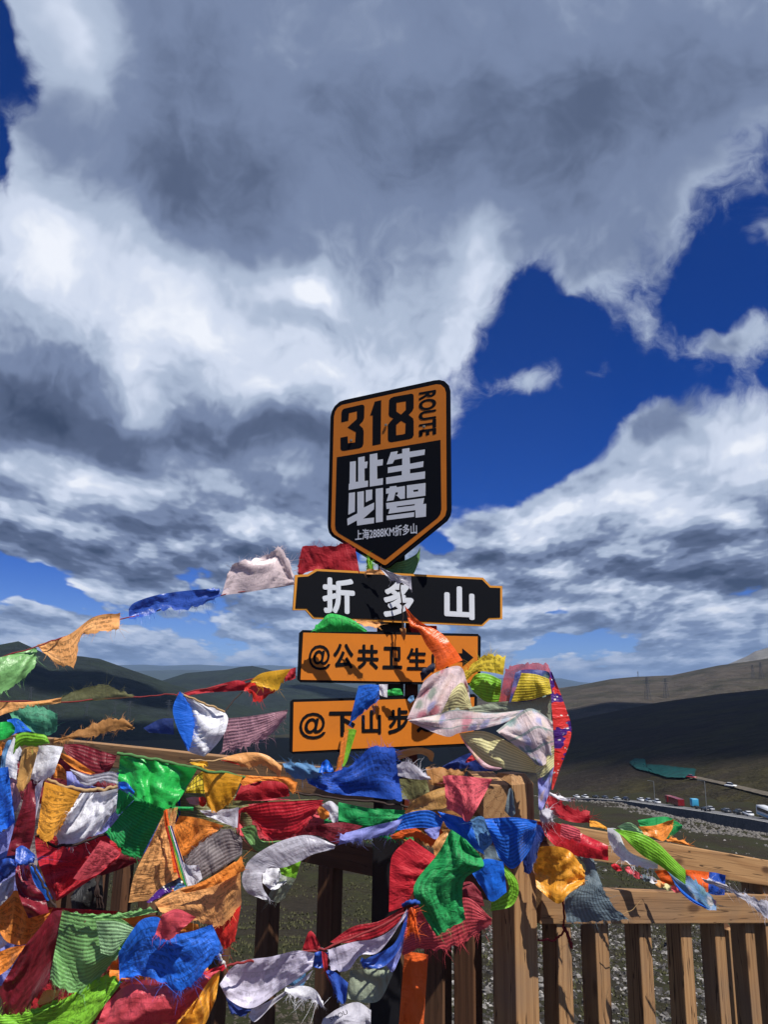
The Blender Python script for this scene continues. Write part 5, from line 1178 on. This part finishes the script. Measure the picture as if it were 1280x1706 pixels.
F_('dark blue cloth behind the ribbed blue flag', 'dark_blue', 'plain', Zz, [(900, 260), (1000, 180), (1040, 240)], [(920, 440), (960, 450), (1010, 300)], 2.80, fray='b')
F_('smooth blue flag hanging below the knot', 'blue', 'satin', Zz, [(622, 442), (700, 374), (806, 390)], [(688, 542), (740, 614), (824, 560)], 2.56, fold=.9, fray='')
F_('grey blue cloth behind the knot', 'slate', 'plain', Zz, [(690, 320), (740, 290), (790, 360)], [(700, 380), (760, 390), (810, 390)], 2.70, fray='')
F_('light green loop hanging beside the corner post', 'lime', 'rib', Zz, [(815, 415), (876, 480), (892, 560), (850, 640), (734, 668)], [(800, 440), (832, 510), (828, 556), (770, 585), (738, 615)], 2.70, fold=.7, fray='')
F_('red frayed flag behind the large green flag', 'rose', 'rib', Zz, [(236, 766), (400, 704), (590, 590), (742, 710)], [(240, 916), (330, 880), (450, 884), (560, 852), (738, 742)], 2.58, fold=1.2, fray='b', thread=2.0)
F_('dark red cloth above the red frayed flag', 'maroon', 'plain', Zz, [(300, 640), (420, 600), (600, 500), (680, 560)], [(300, 760), (420, 740), (600, 640), (700, 640)], 2.72, fray='')
F_('sheer orange strip hanging down to the deck', 'vivid_orange', 'plain', Zz, [(250, 890), (320, 900), (384, 910)], [(216, 1330), (290, 1330), (356, 1330)], 2.66, fold=.7, fray='')
F_('orange and yellow tassel below the blue cord knot', 'vivid_orange', 'plain', Zz, [(276, 650), (290, 645), (306, 650)], [(262, 820), (290, 790), (330, 800)], 2.40, fold=1.5, fray='blr', thread=2.0)
rope('blue cord knot beside the large green flag', [(672, 1508, 2.44), (684, 1502, 2.40), (698, 1504, 2.42)], .006, 'blue')
Zz = 'Y3'
F_('salmon printed flag in front of the rail end', 'pink', 'text', Zz, [(466, 780), (560, 782), (690, 796), (744, 800)], [(488, 962), (560, 1002), (612, 1038), (704, 882)], 2.62, fold=1.2, fray='l')
F_('khaki flag folded over the rail', 'khaki', 'satin', Zz, [(248, 992), (300, 922), (420, 862), (512, 840)], [(258, 996), (400, 974), (480, 962), (504, 920)], 2.76, fold=1.5, fray='')
F_('dark green cloth behind the white tuft', 'olive', 'plain', Zz, [(218, 800), (300, 800), (374, 800)], [(236, 914), (310, 912), (390, 872)], 2.86, fray='')
F_('white frayed tuft right of the royal blue flag', 'grey_white', 'plain', Zz, [(208, 724), (280, 708), (392, 790)], [(214, 784), (300, 802), (402, 806)], 2.80, fray='t', thread=3.0)
F_('orange brown loop under the lowest board', 'khaki', 'plain', Zz, [(198, 644), (330, 624), (412, 650), (408, 704)], [(216, 694), (320, 662), (372, 672), (392, 700)], 2.98, fray='')
F_('olive brown cloth on the rail beside the salmon flag', 'brown', 'plain', Zz, [(370, 740), (480, 742), (600, 760)], [(390, 830), (480, 850), (520, 840)], 2.88, fold=1.4, fray='t')
F_('dark blue cloth behind the corner post', 'dark_blue', 'plain', Zz, [(460, 732), (600, 660), (690, 660), (770, 726)], [(480, 752), (600, 742), (680, 770), (750, 752)], 3.20, fray='')
F_('red scrap above the dark blue cloth', 'crimson', 'plain', Zz, [(590, 706), (612, 680), (640, 656)], [(596, 712), (630, 700), (660, 690)], 3.17, fray='')
F_('small grey cloth hanging beside the rail end', 'slate', 'plain', Zz, [(836, 860), (846, 850), (856, 862)], [(812, 980), (850, 1016), (876, 990)], 2.84, fray='')
# ------------------------------------------------------------------ the scarf bundle
sc_ = empty('patterned_scarf', at(845, 1300, 2.92)); tag(sc_, 'patterned floral scarf with sequined border billowing above the corner post', 'scarf')
def panel(nm, *a, **k):
    o = sheet(nm, *a, **k); keep(o, sc_); return o
panel('floral_panel', 'blush', 'floral', Zz, [(360, 250), (430, 202), (560, 168), (606, 270)], [(264, 464), (400, 462), (540, 424), (626, 394)], 2.90, bulge=.02, fold=1.15, nf=2.6, fray='')
panel('ribbed_panel', 'cream', 'rib', Zz, [(520, 300), (580, 262), (626, 382)], [(455, 436), (540, 424), (630, 400)], 2.865, fold=1.1, fray='')
panel('printed_band', 'blush', 'band', Zz, [(270, 470), (420, 442), (540, 412), (740, 430), (952, 408)], [(280, 482), (480, 562), (560, 542), (720, 512), (890, 462)], 2.86, bulge=.015, fold=1.1, nf=2.6, fray='')
panel('sheer_panel', 'sage', 'plain', Zz, [(556, 412), (770, 370), (960, 360), (1072, 330)], [(640, 420), (800, 430), (950, 470), (1076, 480)], 2.93, fray='')
panel('red_border', 'rose', 'gauze', Zz, [(818, 186), (872, 160), (1040, 154), (1072, 200)], [(778, 374), (850, 372), (960, 364), (1082, 334)], 2.95, fold=1.15, nf=2.6, fray='t', bulge=.015)
panel('purple_border', 'dark_blue', 'floral', Zz, [(872, 204), (930, 186), (1050, 196), (1072, 230)], [(838, 372), (880, 370), (960, 362), (1082, 328)], 2.915, fold=.8, fray='', bulge=.015)
panel('yellow_panel', 'lemon', 'rib', Zz, [(908, 206), (990, 214), (1062, 240)], [(850, 368), (960, 356), (1078, 320)], 2.88, fold=.9, nf=2.6, fray='', bulge=.015)
panel('lower_fold', 'cream', 'rib', Zz, [(558, 545), (700, 534), (850, 602), (985, 680)], [(600, 604), (690, 702), (800, 742), (1004, 770)], 2.88, fold=.8, nf=2.6, fray='', bulge=.015)
panel('violet_hem', 'mauve', 'floral', Zz, [(558, 548), (640, 650), (720, 720), (800, 740)], [(570, 572), (640, 680), (700, 740), (770, 754)], 2.86, fold=.6, fray='')
panel('printed_panel', 'blush', 'band', Zz, [(766, 532), (860, 460), (960, 404), (1082, 476)], [(970, 690), (990, 720), (1040, 720), (1092, 640)], 2.84, fold=.9, nf=2.6, fray='', bulge=.03)
panel('tail', 'cream', 'rib', Zz, [(972, 690), (1030, 640), (1092, 610)], [(1000, 800), (1040, 780), (1090, 730)], 2.845, fold=.9, nf=2.6, fray='')
panel('violet_tail', 'lilac', 'floral', Zz, [(1000, 800), (1040, 770), (1092, 720)], [(1004, 972), (1024, 972), (1066, 880)], 2.85, fold=.9, nf=2.6, fray='')
panel('sequined_border', 'scarlet', 'sequin', Zz, [(1066, 196), (1078, 400), (1092, 640), (1076, 860)], [(1078, 200), (1152, 390), (1188, 545), (1122, 750), (1084, 862)], 2.89, fold=.8, fray='')
F_('lime ribbed flag behind the scarf', 'lime', 'rib', Zz, [(612, 272), (650, 214), (720, 212), (794, 246)], [(636, 312), (700, 364), (750, 370), (790, 366)], 3.02, fray='')
F_('mustard yellow frayed flag on top of the scarf', 'lemon', 'text', Zz, [(510, 284), (600, 190), (700, 106), (818, 114)], [(560, 296), (650, 204), (740, 204), (804, 218)], 2.96, fray='tl', thread=2.6)

# ------------------------------------------------------------------ right of the corner post
Zz = 'Y5'
F_('dark red shaggy flag right of the scarf tail', 'crimson', 'plain', Zz, [(98, 80), (140, 92), (230, 150), (326, 164)], [(94, 152), (180, 206), (260, 226), (330, 226)], 3.00, fold=1.6, fray='tr', thread=2.4)
F_('white strip along the shaggy red flag', 'white', 'plain', Zz, [(114, 58), (160, 80), (228, 100)], [(118, 78), (165, 102), (232, 114)], 2.98, fray='t')
F_('white knot of threads beside the corner post', 'grey_white', 'plain', Zz, [(60, 160), (90, 150), (130, 160)], [(66, 222), (100, 224), (136, 210)], 2.92, fold=2, fray='tbr', thread=2.4)
F_('red satin flag draped over the sloping rail', 'red', 'satin', Zz, [(48, 220), (150, 226), (280, 280), (428, 348)], [(62, 256), (150, 352), (260, 402), (430, 428)], 2.94, fold=1.2, fray='')
F_('pink printed patch on the red satin flag', 'pink', 'rib', Zz, [(180, 228), (230, 240), (278, 262)], [(172, 292), (220, 318), (284, 330)], 2.90, fold=.6, fray='b')
F_('amber flag billowing right of the corner post', 'amber', 'satin', Zz, [(16, 376), (100, 350), (220, 374), (304, 482)], [(48, 572), (160, 658), (222, 602), (304, 556)], 2.88, bulge=.015, fold=1.7, nf=1.6, fray='r', thread=.7)
F_('grey striped gauze flag hanging below the sloping rail', 'slate', 'rib', Zz, [(250, 390), (310, 480), (202, 622), (208, 758)], [(342, 396), (388, 540), (450, 660), (536, 742)], 2.97, fold=.8, fray='br', thread=1.6)
F_('white fringed flag crossing the sloping rail', 'white', 'satin', Zz, [(424, 254), (480, 266), (540, 380), (694, 440)], [(428, 312), (470, 392), (560, 452), (694, 474)], 3.00, fold=1.1, fray='b', thread=1.5)
F_('green ribbed flag crossing the sloping rail', 'lime', 'rib', Zz, [(452, 258), (600, 282), (690, 332), (760, 400), (842, 480)], [(498, 292), (600, 392), (700, 452), (780, 512), (842, 556)], 2.97, fold=1.0, fray='')
F_('pale green loop above the sloping rail', 'mint', 'rib', Zz, [(478, 246), (540, 224), (604, 262)], [(508, 272), (560, 288), (626, 298)], 3.04, fold=1.2, fray='')
F_('orange flag flying above the sloping rail', 'orange', 'satin', Zz, [(588, 246), (680, 240), (776, 204)], [(618, 288), (690, 312), (730, 322), (774, 252)], 3.14, fold=1.2, fray='r', thread=1.5)
F_('dark green flag behind the flying orange one', 'green', 'plain', Zz, [(586, 212), (740, 194), (826, 240)], [(600, 246), (730, 312), (824, 254)], 3.22, fray='')
F_('orange frayed scrap on the sloping rail', 'orange', 'plain', Zz, [(738, 312), (790, 312), (862, 342)], [(744, 326), (800, 336), (866, 350)], 3.20, fray='tr', thread=2.0)
F_('yellow scrap beside the shaggy red flag', 'amber', 'plain', Zz, [(328, 214), (370, 220), (420, 250)], [(332, 246), (380, 252), (424, 262)], 3.06, fray='')
F_('blue and lemon tail hanging over the lower rail', 'denim', 'band', Zz, [(738, 466), (830, 500), (900, 540), (1002, 640)], [(790, 566), (880, 642), (960, 690), (1006, 692)], 3.05, fold=1.2, fray='tr', thread=1.6)
F_('blue underside of the hanging tail', 'blue', 'plain', Zz, [(744, 480), (800, 560), (880, 630), (960, 680)], [(760, 500), (810, 590), (890, 656), (980, 692)], 3.03, fold=.6, fray='')
F_('orange cloth rolled under the sloping rail', 'vivid_orange', 'satin', Zz, [(676, 482), (760, 476), (870, 478), (968, 490)], [(716, 546), (800, 568), (900, 600), (962, 606)], 3.36, fold=1.2, fray='')
F_('royal blue cloth at the end of the orange roll', 'royal', 'plain', Zz, [(966, 488), (1010, 494), (1056, 506)], [(962, 602), (1000, 612), (1050, 612)], 3.44, fray='')
F_('grey white frayed flag trailing down the right end', 'grey_white', 'text', Zz, [(926, 520), (1040, 550), (1130, 600), (1300, 652)], [(946, 546), (1060, 584), (1160, 644), (1300, 756)], 3.24, fold=1.3, fray='tb', thread=1.8)
for k, (x, y, c_) in enumerate(((470, 464, 'red'), (540, 480, 'pink'), (580, 505, 'rose'), (622, 520, 'slate'), (660, 530, 'white'), (700, 552, 'peach'), (740, 570, 'cream'), (786, 580, 'pink'))):
    F_('%s scrap of the little garland between the two rails' % ['small red', 'long pink', 'rose', 'slate grey', 'white', 'peach', 'cream', 'second pink'][k], c_, 'plain', Zz, [(x - 26, y - 14), (x, y - 20), (x + 30, y + 2)], [(x - 18, y + 4), (x + 4, y + 20), (x + 32, y + 18)], 3.18, fold=1.5, fray='')
rope('dark cord wrapped around the first baluster', [(938, 1496, 3.0), (941, 1530, 3.03), (938, 1555, 3.05), (925, 1566, 3.06), (897, 1566, 3.04)], .004, 'red')
rope('dark cord tail beside the first baluster', [(941, 1545, 3.05), (950, 1566, 3.06), (953, 1580, 3.06)], .006, 'red')
rope('pale thread curling on the lower rail', [(1036, 1524, 3.2), (1056, 1515, 3.2), (1068, 1500, 3.2)], .0015, 'khaki')

# ------------------------------------------------------------------ older flags bunched on the rail behind the others
for lab, col, st, A, B, d in (
    ('faded maroon cloth bunched on the rail behind the amber flag', 'maroon', 'text', [(20, 1270), (90, 1262), (160, 1268)], [(10, 1390), (80, 1400), (150, 1380)], 2.80),
    ('dark violet cloth bunched behind the two green flags', 'dark_blue', 'text', [(150, 1285), (230, 1290), (300, 1300)], [(170, 1400), (240, 1420), (300, 1395)], 2.82),
    ('dull olive cloth bunched behind the tall orange flag', 'olive', 'rib', [(270, 1310), (340, 1318), (420, 1326)], [(280, 1390), (350, 1405), (420, 1395)], 2.84),
    ('faded rose cloth bunched behind the red ribbed flag', 'rose', 'text', [(390, 1325), (460, 1330), (540, 1338)], [(400, 1392), (470, 1400), (540, 1388)], 2.86),
    ('dull green cloth bunched behind the lilac flag', 'green', 'text', [(520, 1335), (600, 1345), (680, 1350)], [(530, 1385), (600, 1392), (690, 1400)], 2.90),
    ('faded brown cloth bunched under the bent blue flag', 'brown', 'text', [(640, 1350), (700, 1352), (770, 1350)], [(650, 1395), (700, 1408), (770, 1410)], 2.92),
    ('grey cloth bunched at the left edge behind the lilac flag', 'grey', 'text', [(-30, 1330), (20, 1330), (70, 1340)], [(-30, 1470), (20, 1480), (60, 1460)], 2.62),
    ('dark crimson cloth hanging behind the pale green ribbed flag', 'crimson', 'text', [(60, 1510), (140, 1515), (230, 1520)], [(50, 1680), (140, 1700), (230, 1690)], 2.44),
    ('faded orange cloth hanging behind the brilliant blue flag', 'orange', 'text', [(190, 1530), (260, 1525), (330, 1540)], [(180, 1640), (260, 1650), (350, 1630)], 2.36),
    ('dull lilac cloth behind the left edge orange flags', 'lilac', 'text', [(-30, 1440), (20, 1450), (70, 1460)], [(-30, 1640), (20, 1640), (60, 1600)], 2.46)):
    F_(lab, col, st, 'P', A, B, d, fold=1.6, nf=3, fray='b')

# ------------------------------------------------------------------ mountain air
mt = bpy.data.materials.new('air'); mt.use_nodes = True; mt.node_tree.nodes.clear(); T = NT(mt.node_tree)
pv = T.node('ShaderNodeVolumePrincipled', {'Color': (.45, .66, 1.0, 1), 'Density': 3.2e-5, 'Anisotropy': .2})
T.l.new(pv.outputs[0], T.node('ShaderNodeOutputMaterial').inputs['Volume'])
hzb = bm_obj('haze', box_mesh(130000, 130000, 1000), mt); hzb.location = (0, 0, 240); tag(hzb, kind='stuff')
